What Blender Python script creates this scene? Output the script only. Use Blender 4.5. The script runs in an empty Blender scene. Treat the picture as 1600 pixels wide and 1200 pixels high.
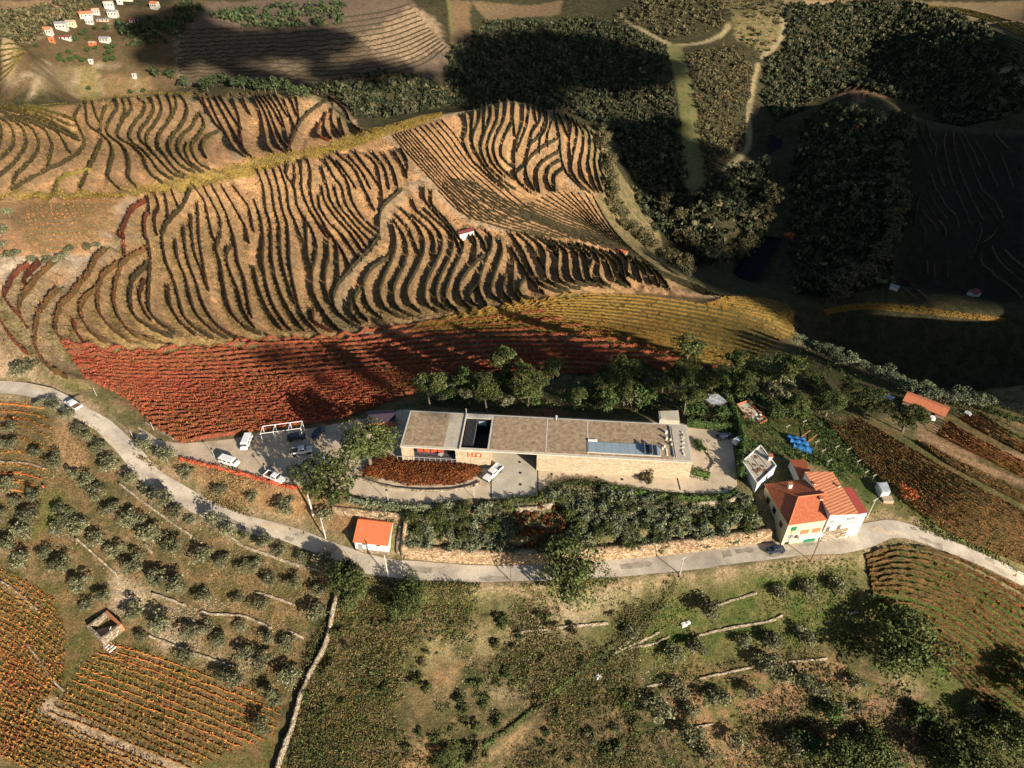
import bpy, bmesh, math, random
import numpy as np
from mathutils import Vector, Matrix
random.seed(7); RNG = np.random.default_rng(7)
SC = bpy.context.scene
COL = SC.collection
R = math.radians
# ---------------------------------------------------------------- camera
CAM_H = 115.0; PITCH = R(38.7); FPX = 1081.0
cam = bpy.data.cameras.new('camera'); camo = bpy.data.objects.new('camera', cam); COL.objects.link(camo)
camo.location = (0, 0, CAM_H); camo.rotation_euler = (R(90) - PITCH, 0, 0)
cam.sensor_width = 36; cam.lens = 36 * FPX / 1600; cam.clip_start = 1; cam.clip_end = 9000
SC.camera = camo
# ---------------------------------------------------------------- light
SUN_EL = R(20.5); SUN_V = Vector((0.65, -0.76, 0)).normalized() * math.cos(SUN_EL) + Vector((0, 0, math.sin(SUN_EL)))
w = bpy.data.worlds.new("World"); SC.world = w; w.use_nodes = True
nt = w.node_tree; sky = nt.nodes.new('ShaderNodeTexSky'); sky.sky_type = 'NISHITA'; sky.sun_disc = False
sky.sun_elevation = SUN_EL; sky.sun_rotation = math.atan2(SUN_V.x, SUN_V.y)
nt.links.new(sky.outputs[0], nt.nodes['Background'].inputs[0]); nt.nodes['Background'].inputs[1].default_value = 0.05
sl = bpy.data.lights.new('sun', 'SUN'); sl.energy = 5.0; sl.angle = R(0.5); sl.color = (1.0, 0.87, 0.71)
so = bpy.data.objects.new('sun', sl); COL.objects.link(so); so.rotation_euler = SUN_V.to_track_quat('Z', 'Y').to_euler(); so.location = (60, -60, 200)
SC.view_settings.view_transform = 'Standard'; SC.view_settings.look = 'None'
SC.view_settings.exposure = 0.8; SC.view_settings.gamma = 1.0; SC.view_settings.use_curve_mapping = False
try:
    SC.cycles.max_bounces = 4; SC.cycles.diffuse_bounces = 1; SC.cycles.transparent_max_bounces = 6; SC.cycles.use_denoising = True
except Exception: pass

# ---------------------------------------------------------------- image <-> world
CP, SP = math.cos(PITCH), math.sin(PITCH)
def ray(u, v):
    u = np.asarray(u, float); v = np.asarray(v, float)
    a = (u - 800) / FPX; b = (600 - v) / FPX
    return np.stack([a, CP + b * SP, -SP + b * CP], -1)
def atz(u, v, z):
    d = ray(u, v); t = (np.asarray(z, float) - CAM_H) / d[..., 2]
    return d * t[..., None] + np.array([0, 0, CAM_H])
def ps(s, ox=0, oy=0, k=1.0):      # "x,y x,y" -> array
    return np.array([[float(c) for c in p.split(',')] for p in s.split()]) * k + np.array([ox, oy])

# ---------------------------------------------------------------- terrain base (control points: pixel + height)
CT = '''-100,1250,-24 0,1200,-20 300,1200,-22 600,1200,-26 900,1200,-30 1200,1200,-32 1600,1200,-34 1700,1250,-36
0,1000,-13 300,1000,-16 500,1000,-17 800,1000,-16 1100,1000,-18 1400,1000,-19 1600,1000,-20
0,850,-6 200,850,-8 400,880,-9 600,930,-10 900,930,-10 1200,920,-10 1400,900,-10
0,603,4 115,637,2.5 200,705,0 270,767,-3 400,822,-5 550,872,-6.5 700,893,-7 900,891,-7 1100,873,-6.5 1262,855,-6 1400,825,-7 1500,860,-9 1600,905,-12
0,700,1 100,720,-1 0,560,7 50,480,10 0,430,14 0,380,16 100,360,13 200,320,8
290,700,-0.3 400,710,0 500,740,0 560,760,0 620,700,0 700,770,0 850,740,0 1000,740,0 1130,700,0 1140,760,-0.2 640,640,0 850,650,-0.3 1050,655,-0.3
350,770,-3 450,800,-4.5 700,855,-4.8 900,852,-4.6 1100,845,-4.4 850,800,-2.4 1050,790,-2.2
200,640,1 280,680,0 300,640,-1 400,650,-1 500,640,-2 600,620,-3.5 150,600,3 300,600,-3 450,600,-5 600,590,-7 750,600,-5 100,545,6 200,550,1 300,545,-5 400,535,-11 520,530,-16 640,508,-22 750,490,-28 850,465,-34 950,460,-42 1100,470,-54 1200,480,-60
750,540,-15 900,520,-20 1050,530,-24 1150,550,-25
700,630,-4 900,610,-5 1050,590,-8 1200,590,-13 1300,600,-17 1180,650,-6 1300,680,-8 1400,640,-16 1450,640,-17 1560,640,-21 1600,665,-21 1500,700,-14 1400,720,-10 1500,780,-10 1600,780,-14 1420,800,-7
1250,545,-30 1330,575,-25 1400,597,-23 1480,622,-22 1600,655,-23
100,440,9 200,420,3 200,500,1 300,420,-5 300,500,-6 400,420,-12 420,500,-14 500,420,-17 500,500,-18 600,420,-22 700,420,-28 800,430,-34 900,420,-40 1000,430,-48 1080,455,-56
250,330,3 350,330,-4 450,330,-10 550,330,-14 650,340,-20 750,360,-28 850,370,-36 950,380,-46
320,290,3 450,265,-1 550,250,-5 620,220,-8 700,250,-16 800,260,-30 900,260,-42 940,300,-52 980,380,-58
0,305,14 150,303,9 300,285,5 400,260,2 500,235,-2 600,207,-6
0,250,18 100,230,11 200,220,7 300,210,3 400,215,-1 500,200,-6
0,60,5 0,120,-18 150,50,-8 250,20,-8 200,110,-28 100,140,-32 350,100,-32 400,30,-15 600,60,-30 600,120,-42 690,90,-42 700,10,-30 0,0,10 300,0,-2
600,160,-52 450,128,-38 700,140,-60 800,100,-62 850,130,-68 900,100,-65 1000,150,-72 950,220,-86 1000,280,-90 1050,70,-55 1000,20,-42 850,20,-45 1130,20,-42 1250,20,-40 1060,200,-82 1090,280,-86 1130,150,-72 1180,130,-76 1150,250,-84 1120,330,-82 1120,400,-84
975,260,-93 1000,330,-94 1080,420,-95 1215,160,-90 1218,220,-93 1222,290,-94 1200,380,-95 1150,430,-95 1240,440,-91
1300,60,-60 1400,90,-70 1450,60,-50 1550,40,-38 1600,100,-45 1600,0,-30 1600,175,-62 1400,125,-78 1500,150,-75
1300,250,-72 1400,250,-70 1500,260,-68 1600,280,-68 1300,400,-88 1400,380,-80 1500,400,-80 1600,400,-78 1250,300,-85 1400,450,-90 1550,460,-88
1280,492,-82 1350,480,-76 1450,484,-75 1540,496,-76 1600,502,-79 1300,540,-94 1450,560,-94 1600,580,-94'''
C0 = []
for s in CT.split():
    u, v, z = [float(c) for c in s.split(',')]; C0.append(atz(u, v, z))
# crests: points behind them fall away out of sight
CREST = '''0,170,12 120,160,9 250,147,6 400,152,2 510,158,-3 552,203,-9 620,197,-8 700,177,-9 800,160,-14 870,180,-25 940,215,-42
1290,157,-62 1340,138,-56 1400,160,-57 1450,190,-59 1600,206,-60'''
for s in CREST.split():
    u, v, z = [float(c) for c in s.split(',')]; p = atz(u, v, z); C0.append(p)
    d = np.array([p[0], p[1], 0]); L = np.linalg.norm(d); d /= L
    for dist, dz in ((40, -18), (95, -37 if u < 1000 else -30)): C0.append(p + d * dist + np.array([0, 0, dz]))
C0 += [np.array(c, float) for c in [(218, 166, -26), (176, 192, -54), (185, 215, -75), (245, 196, -30), (290, 200, -32), (330, 190, -34), (350, 140, -28), (380, 285, 12), (430, 340, 22), (470, 430, 0), (260, 60, -12), (200, -20, -25), (520, 520, -20),
     (-150, 40, -12), (-220, 150, 8), (-330, 300, 30), (-450, 500, 32), (-560, 800, 20), (560, 900, -20), (0, 950, -25), (0, -60, -45),
     (3000, 3000, 60), (-3000, 3000, 60), (3000, -3000, -60), (-3000, -3000, -60), (0, 3000, 40), (3000, 0, 0), (-3000, 0, 0), (0, -3000, -60)]]
C0 = np.array(C0)
def tps_fit(P, z, lam=0.6):
    n = len(P); d2 = ((P[:, None] - P[None]) ** 2).sum(-1); K = 0.5 * d2 * np.log(d2 + 1e-9)
    K[np.arange(n), np.arange(n)] = lam * 100
    A = np.zeros((n + 3, n + 3)); A[:n, :n] = K; Q = np.hstack([np.ones((n, 1)), P]); A[:n, n:] = Q; A[n:, :n] = Q.T
    return np.linalg.solve(A, np.concatenate([z, np.zeros(3)]))
SCL = 0.01
TW = tps_fit(C0[:, :2] * SCL, C0[:, 2], 1e-5)
def tps(X, Y):
    P = np.stack([X, Y], -1) * SCL; out = np.empty(len(P)); n = len(C0); C = C0[:, :2] * SCL
    for i in range(0, len(P), 20000):
        q = P[i:i + 20000]; d2 = (q[:, :1] - C[None, :, 0]) ** 2 + (q[:, 1:] - C[None, :, 1]) ** 2
        out[i:i + 20000] = (0.5 * d2 * np.log(d2 + 1e-9)) @ TW[:n] + TW[n] + q @ TW[n + 1:]
    return out
def axis(*segs):
    a = [segs[0][0]]
    for s, e, st in segs:
        k = max(1, int(round((e - s) / st))); a += list(np.linspace(s, e, k + 1)[1:])
    return np.array(a)
GX = axis((-3000, -1000, 250), (-1000, -620, 40), (-620, -205, 3.2), (-205, 215, 1.3), (215, 620, 3.2), (620, 1000, 40), (1000, 3000, 250))
GY = axis((-3000, -500, 250), (-500, 10, 30), (10, 25, 3), (25, 205, 1.15), (205, 450, 1.6), (450, 1000, 4.5), (1000, 1400, 40), (1400, 3000, 200))
NX, NY = len(GX), len(GY)
XX, YY = np.meshgrid(GX, GY); XF, YF = XX.ravel(), YY.ravel()
H = tps(XF, YF).reshape(NY, NX)
def vnoise(X, Y, s, seed):      # smooth value noise
    r = np.random.default_rng(seed).random((256, 256)); x = X * s + 1000.5; y = Y * s + 1000.5
    xi = np.floor(x).astype(int); yi = np.floor(y).astype(int); fx = x - xi; fy = y - yi; fx = fx * fx * (3 - 2 * fx); fy = fy * fy * (3 - 2 * fy)
    g = lambda a, b: r[a % 256, b % 256]
    return (g(xi, yi) * (1 - fx) + g(xi + 1, yi) * fx) * (1 - fy) + (g(xi, yi + 1) * (1 - fx) + g(xi + 1, yi + 1) * fx) * fy
dist_far = np.clip((YY - 430) / 100, 0, 1) + np.clip((XX - 120) / 60, 0, 1) * np.clip((YY - 330) / 60, 0, 1)
H += (vnoise(XX, YY, 1 / 45, 1) - .5) * 9 * np.clip(dist_far, 0, 1) + (vnoise(XX, YY, 1 / 14, 2) - .5) * 0.7
def hz(x, y):
    x = np.asarray(x, float); y = np.asarray(y, float)
    i = np.clip(np.searchsorted(GX, x) - 1, 0, NX - 2); j = np.clip(np.searchsorted(GY, y) - 1, 0, NY - 2)
    fx = (x - GX[i]) / (GX[i + 1] - GX[i]); fy = (y - GY[j]) / (GY[j + 1] - GY[j])
    return (H[j, i] * (1 - fx) + H[j, i + 1] * fx) * (1 - fy) + (H[j + 1, i] * (1 - fx) + H[j + 1, i + 1] * fx) * fy
TS = np.concatenate([np.arange(95, 260, 1.2), np.arange(260, 520, 2.2), np.arange(520, 1900, 5)])
def P(u, v):                    # where the line of sight through a pixel meets the ground
    u = np.atleast_1d(np.asarray(u, float)); v = np.atleast_1d(np.asarray(v, float)); out = np.empty((len(u), 3))
    for k in range(0, len(u), 3000):
        d = ray(u[k:k + 3000], v[k:k + 3000]); x = d[:, :1] * TS; y = d[:, 1:2] * TS; z = CAM_H + d[:, 2:] * TS
        below = z < hz(x, y); i = np.argmax(below, 1); i[~below.any(1)] = len(TS) - 1; i = np.maximum(i, 1)
        lo, hi = TS[i - 1].copy(), TS[i].copy()
        for _ in range(9):
            m = (lo + hi) / 2; b = CAM_H + d[:, 2] * m < hz(d[:, 0] * m, d[:, 1] * m); hi = np.where(b, m, hi); lo = np.where(b, lo, m)
        out[k:k + 3000] = d * hi[:, None] + np.array([0, 0, CAM_H])
    return out
def P1(u, v): return P([u], [v])[0]
def seg_dist(px, py, poly, closed=True):
    d = np.full(px.shape, 1e9); n = len(poly)
    for a in range(n if closed else n - 1):
        x0, y0 = poly[a][:2]; x1, y1 = poly[(a + 1) % n][:2]; dx, dy = x1 - x0, y1 - y0
        t = np.clip(((px - x0) * dx + (py - y0) * dy) / (dx * dx + dy * dy + 1e-9), 0, 1)
        d = np.minimum(d, np.hypot(px - x0 - t * dx, py - y0 - t * dy))
    return d
def inside(px, py, poly):
    c = np.zeros(px.shape, bool); n = len(poly); j = n - 1
    for i in range(n):
        xi, yi = poly[i][:2]; xj, yj = poly[j][:2]
        c ^= ((yi > py) != (yj > py)) & (px < (xj - xi) * (py - yi) / ((yj - yi) + 1e-12) + xi); j = i
    return c
def bbox(poly, m):
    x = [p[0] for p in poly]; y = [p[1] for p in poly]
    i0, i1 = np.searchsorted(GX, [min(x) - m, max(x) + m]); j0, j1 = np.searchsorted(GY, [min(y) - m, max(y) + m])
    return slice(max(j0 - 1, 0), j1 + 1), slice(max(i0 - 1, 0), i1 + 1)
def sdist(poly, m):
    s = bbox(poly, m); X, Y = XX[s], YY[s]; d = seg_dist(X, Y, poly); return s, np.where(inside(X, Y, poly), -d, d)
def flatten(poly, z, blend, inset=0.0):
    s, d = sdist(poly, blend + 3); t = np.clip((d - inset) / blend, 0, 1); t = t * t * (3 - 2 * t); H[s] = z * (1 - t) + H[s] * t
def smooth_line(pts, step=1.0):     # Catmull-Rom, resampled evenly in world units
    p = np.asarray(pts, float)
    if len(p) > 2:
        q = np.vstack([2 * p[0] - p[1], p, 2 * p[-1] - p[-2]]); o = []
        for i in range(1, len(q) - 2):
            t = np.linspace(0, 1, 9)[:-1, None]; a, b, c, d = q[i - 1], q[i], q[i + 1], q[i + 2]
            o.append(0.5 * ((2 * b) + (-a + c) * t + (2 * a - 5 * b + 4 * c - d) * t ** 2 + (-a + 3 * b - 3 * c + d) * t ** 3))
        p = np.vstack(o + [p[-1:]])
    L = np.concatenate([[0], np.cumsum(np.linalg.norm(np.diff(p[:, :2], axis=0), axis=1))]); n = max(2, int(L[-1] / step) + 1)
    s = np.linspace(0, L[-1], n); return np.stack([np.interp(s, L, p[:, k]) for k in range(p.shape[1])], -1)
def pxline(a, step=1.0, sm=6): # pixel polyline -> ground polyline
    q = smooth_line(a, sm); w = P(q[:, 0], q[:, 1]); return smooth_line(w[:, :2], step)

# ---------------------------------------------------------------- level places
YARD0 = ps('545,770 555,742 590,752 630,640 1070,662 1076,668 1117,673 1143,683 1149,725 1152,758 1137,771 1100,771 1025,768 950,757 892,754 862,758 840,776 800,779 732,779 712,782 662,789 600,787')
YARD = atz(YARD0[:, 0], YARD0[:, 1], 0)
PARK0 = ps('186,655 208,662 232,676 252,689 287,693 362,686 400,678 475,671 540,660 590,650 628,640 628,700 600,735 555,744 548,768 500,764 445,756 400,746 340,731 282,716 262,706 225,690 187,668 178,662')
PARK = atz(PARK0[:, 0], PARK0[:, 1], 0)
flatten(YARD, 0.0, 4.0, 0.8)
flatten(PARK, 0.0, 3.5, 0.5)
ROAD0 = ps('-60,600 0,605 40,608 80,619 120,641 150,658 170,673 203,706 232,741 270,766 322,795 362,811 400,822 450,835 500,853 537,868 575,881 612,888 650,891 700,894 750,897 800,896 860,894 925,890 975,887 1050,880 1125,870 1200,861 1262,854 1312,848 1350,836 1390,826 1425,832 1475,850 1525,870 1562,887 1600,905 1680,945')
ROAD = pxline(ROAD0, 1.0)
def carve(line, w, blend=3.0, win=9, drop=0.05):
    z = hz(line[:, 0], line[:, 1]); k = np.ones(win) / win; z = np.convolve(np.pad(z, win // 2, mode='edge'), k, 'valid')[:len(line)]
    s = bbox(line, w + blend + 2); X, Y = XX[s], YY[s]; best = np.full(X.shape, 1e9); zz = np.zeros(X.shape)
    for i in range(len(line)):
        ii = slice(*np.searchsorted(X[0], [line[i, 0] - w - blend, line[i, 0] + w + blend])); jj = slice(*np.searchsorted(Y[:, 0], [line[i, 1] - w - blend, line[i, 1] + w + blend]))
        d = np.hypot(X[jj, ii] - line[i, 0], Y[jj, ii] - line[i, 1]); m = d < best[jj, ii]; best[jj, ii] = np.where(m, d, best[jj, ii]); zz[jj, ii] = np.where(m, z[i], zz[jj, ii])
    t = np.clip((best - w) / blend, 0, 1); t = t * t * (3 - 2 * t); H[s] = np.where(best < w + blend, (zz - drop) * (1 - t) + H[s] * t, H[s]); return z
ROADZ = carve(ROAD, 3.2, 2.5, 15)
# ---------------------------------------------------------------- vine rows, read off the slopes
def loft(g, ns, k=26):              # rows between guide lines
    G = []
    for s in g:
        p = ps(s) if isinstance(s, str) else s; q = smooth_line(p, 3); i = np.linspace(0, len(q) - 1, k).round().astype(int); G.append(q[i])
    out = []
    for a in range(len(G) - 1):
        n = ns[a] if isinstance(ns, (list, tuple)) else ns
        for i in range(n): out.append(G[a] * (1 - i / n) + G[a + 1] * (i / n))
    out.append(G[-1]); return out
def q4(ox, oy, txt): return [ps(l, ox, oy, .25) for l in txt.strip().split('\n')]
ROWS = {}
ROWS['ul'] = q4(0, 0, '''0,690 180,740 310,790 430,845 470,870
60,690 180,720 310,770 450,850
100,685 250,720 430,795
180,680 330,720 445,760
0,715 200,770 330,820 480,890
0,770 20,830 15,900 0,950
0,760 60,790 95,850 95,920 60,980 0,1020
0,755 100,780 160,840 175,910 150,980 90,1050 0,1130
60,755 190,810 240,870 255,940 210,1020 130,1100 105,1145
130,765 270,820 320,880 340,940 325,1000 318,1045
200,775 340,830 400,890 440,965
505,690 480,750 510,830 540,900 510,970 420,1030 300,1090 180,1150 110,1200
545,660 550,740 570,810 640,860 700,920 720,980 700,1060 690,1130 740,1190
590,665 620,760
640,910 610,990 560,1090 525,1170
670,690 645,760 640,815
735,645 745,690 700,760 675,830 700,880 770,930 810,990 820,1060 815,1130 850,1180
780,650 790,700 775,750
820,650 830,700 780,770 745,840 760,890 830,930 905,1000 930,1070 960,1120 1000,1150
880,640 915,670 905,720 850,790 820,860 845,920 910,970 960,1030 1000,1090 1060,1130
955,635 970,700 930,780 885,840 885,890 910,920
1000,620 1020,700 985,780 935,850 930,920 970,980 1030,1050 1090,1110 1130,1125
1060,620 1080,680 1085,740
1100,610 1110,690 1060,780 1005,860 1005,940 1050,1010 1100,1080 1150,1110
1130,605 1180,700 1150,790 1090,870 1070,930 1090,1000 1140,1060 1200,1090
1240,750 1200,820 1140,880 1125,950 1150,1010 1200,1060 1250,1085
1185,925 1175,980 1200,1040 1240,1075
1260,740 1285,800 1250,870 1215,920 1215,980 1250,1040 1290,1065
1360,845 1300,880 1275,940 1290,990
560,1090 450,1110 380,1150 360,1200''')
ROWS['um'] = q4(0, 0, '''1225,600 1300,700 1350,790 1400,840
1300,605 1360,750 1420,860 1470,950 1520,990
1270,620 1310,730
1375,610 1440,720 1500,810
1350,630 1430,780 1505,910
1450,610 1500,750 1510,850 1530,950 1560,990
1510,605 1560,720''') + q4(400, 0, '''-30,600 30,720 60,850 75,930 100,965
0,610 60,720 110,850 140,930 170,960
20,610 80,700 130,820 170,900 210,950
50,610 110,700 160,790
90,620 160,740 190,840 205,900
130,620 190,730
180,650 215,740 250,820
225,645 260,740
260,640 275,760
480,670 480,780 520,850
440,735 430,810 460,870
530,770 550,850
400,800 385,860 430,885
470,625 560,700 600,790 650,830
430,655 340,720 270,800 215,940''')
ROWS['m1'] = q4(0, 300, '''900,90 850,120 810,180 775,270
935,75 940,150 915,200 920,290
985,60 1000,110 975,180 985,265
1040,50 1055,110 1060,175
1090,35 1120,110
1190,20 1150,110 1080,190 1030,270 1025,330 1050,460 1100,590 1130,700 1160,800 1210,860 1300,920
1235,10 1290,90 1310,180 1340,300
1290,10 1340,100 1385,200 1385,300 1360,370 1390,480 1410,600 1430,700 1470,800 1540,870 1600,900
1245,110 1250,220 1260,350 1280,470 1305,610
1205,190 1210,300 1230,420 1270,520 1300,600
1160,255 1165,340 1190,470 1240,600 1270,700 1330,820 1400,890 1480,940
1110,340 1120,440 1170,560 1200,680 1240,790 1310,870 1390,920
1065,630 1080,740 1130,830 1200,900
940,350 950,450 945,600 945,760 990,830 1070,890
920,490 860,550 830,620 830,730 860,810 940,870 1050,920
910,600 885,660 900,740 935,805
930,380 850,420 780,480 745,560 725,660 735,760 780,850 850,920 960,960
740,485 680,520 640,590 625,690 640,790 700,870 790,940
610,650 560,680 520,740 530,820 570,890 640,950
480,850 490,900 530,960
660,400 610,450 570,530 500,620 440,700 400,740 365,820 365,900 400,950
370,650 310,710 260,790 240,880 235,970 270,1070 330,1130 400,1170
330,490 270,540 210,620 160,680 135,760 150,820 180,870
250,480 190,540 165,600 175,630
180,495 110,540 80,600 45,680 80,740 130,800
0,800 60,900 110,970 160,1020
785,310 790,410
1440,380 1425,430 1450,530 1500,650 1530,760 1580,850
1340,0 1400,110 1450,240 1480,350 1500,470 1540,580 1560,700 1575,780
1400,0 1490,150 1545,250 1555,310
1470,0 1560,120 1590,250''') + q4(400, 300, '''0,520 30,640 80,760 150,865
0,90 40,200 55,330 50,450 75,600 120,740 200,865
55,0 70,130 100,230 105,330 110,450 140,590 200,740 285,865
105,0 125,130 155,240 160,380 185,520 240,695
150,0 170,120 205,230 215,350 220,470 250,630 290,780 355,870
200,0 215,120 260,230 300,330
250,0 265,100 310,190 360,270 385,350 380,430 360,520 362,640 400,730 460,820 520,885
320,205 325,330 330,420 345,475
295,0 320,90 370,180 440,290
345,0 360,80 380,140
455,340 460,430 440,520 440,610 465,700
365,775 370,840 440,880
400,60 410,130 460,210 540,290 640,430
400,170 450,260 510,350 520,460 525,565
415,240 500,330 560,420 590,490
420,0 440,90 510,190 600,290 670,390
455,0 480,90 560,200 640,290 700,370
500,0 530,110 600,200 680,290 730,335
545,0 570,100 640,200 750,300
590,0 610,80 660,170 740,250
680,0 710,60 735,120
785,0 795,70''')
ROWS['m1u'] = q4(400, 0, '''20,1100 30,1200
70,1095 80,1200
120,1090 125,1200
160,1080 170,1200
205,1060 200,1130 220,1200
245,1050 250,1120 240,1200
290,1040 300,1200
330,1030 350,1100 330,1200
440,1030 500,1140 530,1200
470,1010 560,1130 590,1200
500,1020 570,1110 630,1200
420,1080 450,1200
520,990 620,1080 680,1200
575,990 660,1090 720,1200
630,980 700,1080 760,1200
680,980 760,1060 790,1200
730,970 810,1080 840,1200
800,980 860,1080 890,1180
860,960 920,1060 950,1130
900,940 950,1030 945,1120''')
ROWS['m2'] = q4(400, 300, '''900,20 830,80 785,140 775,220 770,300 720,380 640,460 570,540 510,620 490,700 510,770 560,820 620,860
820,440 730,500 680,580 680,650 710,740 770,800
640,655 620,700 650,770 690,820
600,730 600,780 640,830
860,240 880,320 870,400 830,500 795,580 780,650 800,730 850,780 900,800
870,215 930,300 950,380 930,480 890,560 865,640 870,710 900,760 960,790
880,170 960,260 990,330 1020,400
920,140 1000,220 1050,310 1055,380 1030,460 980,560 950,630 960,710 1010,760
985,180 1080,260 1120,330 1120,400
985,80 1010,140 1100,220 1160,300 1165,370 1130,460 1080,560 1060,650 1070,720 1120,760
1060,140 1150,220 1220,290 1235,350 1210,440 1160,540 1130,640 1140,710 1180,750
1100,30 1110,110 1200,210 1270,310 1300,350 1280,420 1230,530 1200,620 1190,690 1240,750
1055,0 1060,70 1130,160 1220,260 1280,380
1320,280 1360,340
1340,270 1380,350 1370,440
1370,270 1420,330 1440,380
1430,420 1350,490 1290,570 1270,640 1290,700 1330,740
1440,270 1475,310 1470,380 1430,470 1400,570 1400,650 1430,710
1380,615 1340,660 1350,710 1380,730
1530,335 1540,400 1500,520 1475,600 1475,660 1520,700
1560,560 1545,640 1580,690''') + q4(800, 300, '''10,460 10,560 10,640 40,680
70,580 50,610 50,660 110,690
0,380 60,480 110,560 180,640
0,290 50,360 90,440 140,550 200,610 290,640
40,290 110,350 160,430 195,495
90,290 180,360 210,420 205,500 215,560 260,600 330,630
150,300 240,360 265,400
200,310 280,370 290,420 285,510 300,570 340,600 400,620
250,320 335,390 350,450 355,530 380,580 440,600
310,340 400,400 415,460 425,530 450,580 500,600
360,350 450,410 470,490
410,350 480,410 500,450 480,510 490,560 540,600
460,360 520,410 545,470 540,530 560,580 590,600
510,380 580,440 610,510 640,570 690,600
560,390 640,460 670,530 720,590
620,400 680,460 700,540
680,400 720,450 720,530 745,550
740,430 780,500 800,560
780,450 830,510 860,575
820,460 880,530 910,590
850,470 930,550 970,610''')
ROWS['m3'] = q4(400, 0, '''1310,740 1320,830 1300,900 1340,1000 1420,1090 1520,1180
1360,720 1350,870
1410,680 1400,760 1365,850 1360,930 1410,1030 1470,1110 1560,1190
1440,670 1430,760 1430,840
1470,670 1470,750 1430,860 1410,940 1440,1040 1500,1110 1600,1190
1520,670 1510,770 1470,860 1450,940 1480,1040 1540,1110
1570,640 1555,760 1500,880 1490,960 1520,1050 1600,1130
1600,790 1545,900 1540,1000 1600,1060''') + q4(800, 0, '''15,670 10,760 20,850
75,680 70,780 40,870 20,960 20,1080
110,680 95,800 40,940
140,690 150,760
165,680 180,760 130,840 120,890
190,690 210,770 170,870 120,920 95,1010
215,690 220,800 180,880 175,950
245,790 225,860 225,910
250,690 280,780 300,880 305,970 320,1050 360,1120 430,1190
275,890 190,940 120,1000 90,1060 100,1130 130,1190
290,970 220,1010 170,1060 160,1130 170,1200
290,1025 240,1060 220,1130 240,1190
310,1080 270,1120 270,1190
80,1050 30,1100 40,1150 100,1210
270,700 310,770 350,870
330,730 370,800 360,900 370,1030
370,750 410,830 400,920 380,1010 375,1080 410,1150 470,1210
410,790 450,860 445,960 430,1040 450,1130 500,1200
460,810 490,880 485,980 480,1050 510,1150 530,1200
500,850 530,920 520,1010 530,1100 560,1200
540,910 560,980 550,1060 590,1150''')
ROWS['m3d'] = (loft(['613,213 640,245 665,272 705,315 735,345', '640,205 680,250 710,285 760,330 790,350', '690,190 712,215 740,255 780,290 830,330 870,350'], [6, 6])
    + loft(['800,325 860,355 930,375 985,402', '830,318 880,340 930,362 1000,405', '870,300 905,330 945,370 1010,412', '925,305 950,350 985,390 1040,432'], [5, 5, 5])
    + loft(['920,370 975,400 1030,430 1100,462', '985,405 1030,425 1080,445 1122,464'], [6]))
ROWS['m2d'] = loft(['685,300 715,330 745,345 800,362 850,372', '700,280 740,310 780,330 840,350 900,375', '735,285 780,310 830,335 900,362 980,400'], [5, 5])
RED = ['98,540 150,547 200,549 300,545 420,532 520,528 640,510 760,500 850,488', '135,592 250,597 400,594 550,582 700,572 850,562 1000,568 1120,575', '200,625 300,630 400,626 500,617 600,607 690,600', '245,672 330,660 420,652 520,642 600,632', '283,692 330,684 400,673 470,663 545,652']
ROWS['red'] = loft(RED, [8, 7, 6, 4])
ROWS['yel'] = loft(['655,508 750,488 850,468 900,461 1000,464 1100,478 1180,495 1238,520', '640,520 760,504 860,499 960,510 1060,530 1180,560', '760,512 860,520 960,535 1040,555 1140,572'], [9, 6])
ROWS['yed'] = loft(['1130,466 1180,468 1225,478 1240,500', '1100,477 1160,490 1215,505 1240,522'], [6])
ROWS['rid'] = loft(['187,298 300,273 400,248 457,238 525,221 570,206 625,192 690,176', '212,306 300,297 400,270 470,252 520,240 600,214 650,195 692,181'], [5])
ROWS['rid2'] = loft(['0,303 60,303 120,302 180,300', '0,311 100,310 200,308'], [3]) + loft(['0,173 60,170 110,166', '0,168 50,166 105,162'], [1]) + loft(['125,158 190,150 250,146 320,147', '120,163 190,154 250,150 320,151'], [1])
ROWS['squ'] = loft(['40,322 90,316 140,313 180,318', '12,340 35,365 60,395 90,400'][:1] + ['30,348 80,343 130,340 180,345', '45,385 75,392 110,392 140,385'], [5, 6])
ROWS['ll1'] = loft(['172,1008 250,1030 330,1060 400,1085 440,1108', '135,1035 220,1065 320,1105 430,1150', '78,1114 150,1140 230,1172 300,1202'], [4, 8])
ROWS['ll2'] = loft(['0,1092 70,1122 160,1162 262,1204', '0,1180 30,1192 60,1206'], [9])
ROWS['ll0'] = loft(['0,893 50,918 88,942', '0,925 55,952 105,990', '0,1000 50,1030 100,1065', '0,1080 30,1095 62,1112'], [3, 8, 8])
ROWS['ll3'] = loft(['0,632 30,634 75,640', '0,668 40,668 85,690', '0,728 35,728 75,738', '0,765 30,768 50,772'], [3, 0, 3] if False else [3, 3, 3])
ROWS['rv'] = loft(['1352,872 1400,857 1460,863 1530,890 1605,930', '1362,927 1425,933 1500,965 1560,1008 1605,1040', '1440,990 1500,1030 1560,1080 1605,1112', '1465,1030 1520,1085 1570,1140 1605,1180'], [8, 5, 4])
ROWS['ra'] = loft(['1340,655 1420,702 1500,748 1605,805', '1310,668 1400,740 1480,795 1605,850', '1285,655 1350,725 1420,790 1500,840 1605,885'], [11, 9])
ROWS['rb'] = loft(['1530,648 1560,668 1605,690', '1500,652 1540,678 1605,712'], [4]) + loft(['1480,660 1530,690 1605,728', '1462,678 1530,712 1605,750'], [6]) + loft(['1450,698 1500,725 1605,775', '1430,690 1480,725 1540,757 1605,790'], [5])
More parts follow.
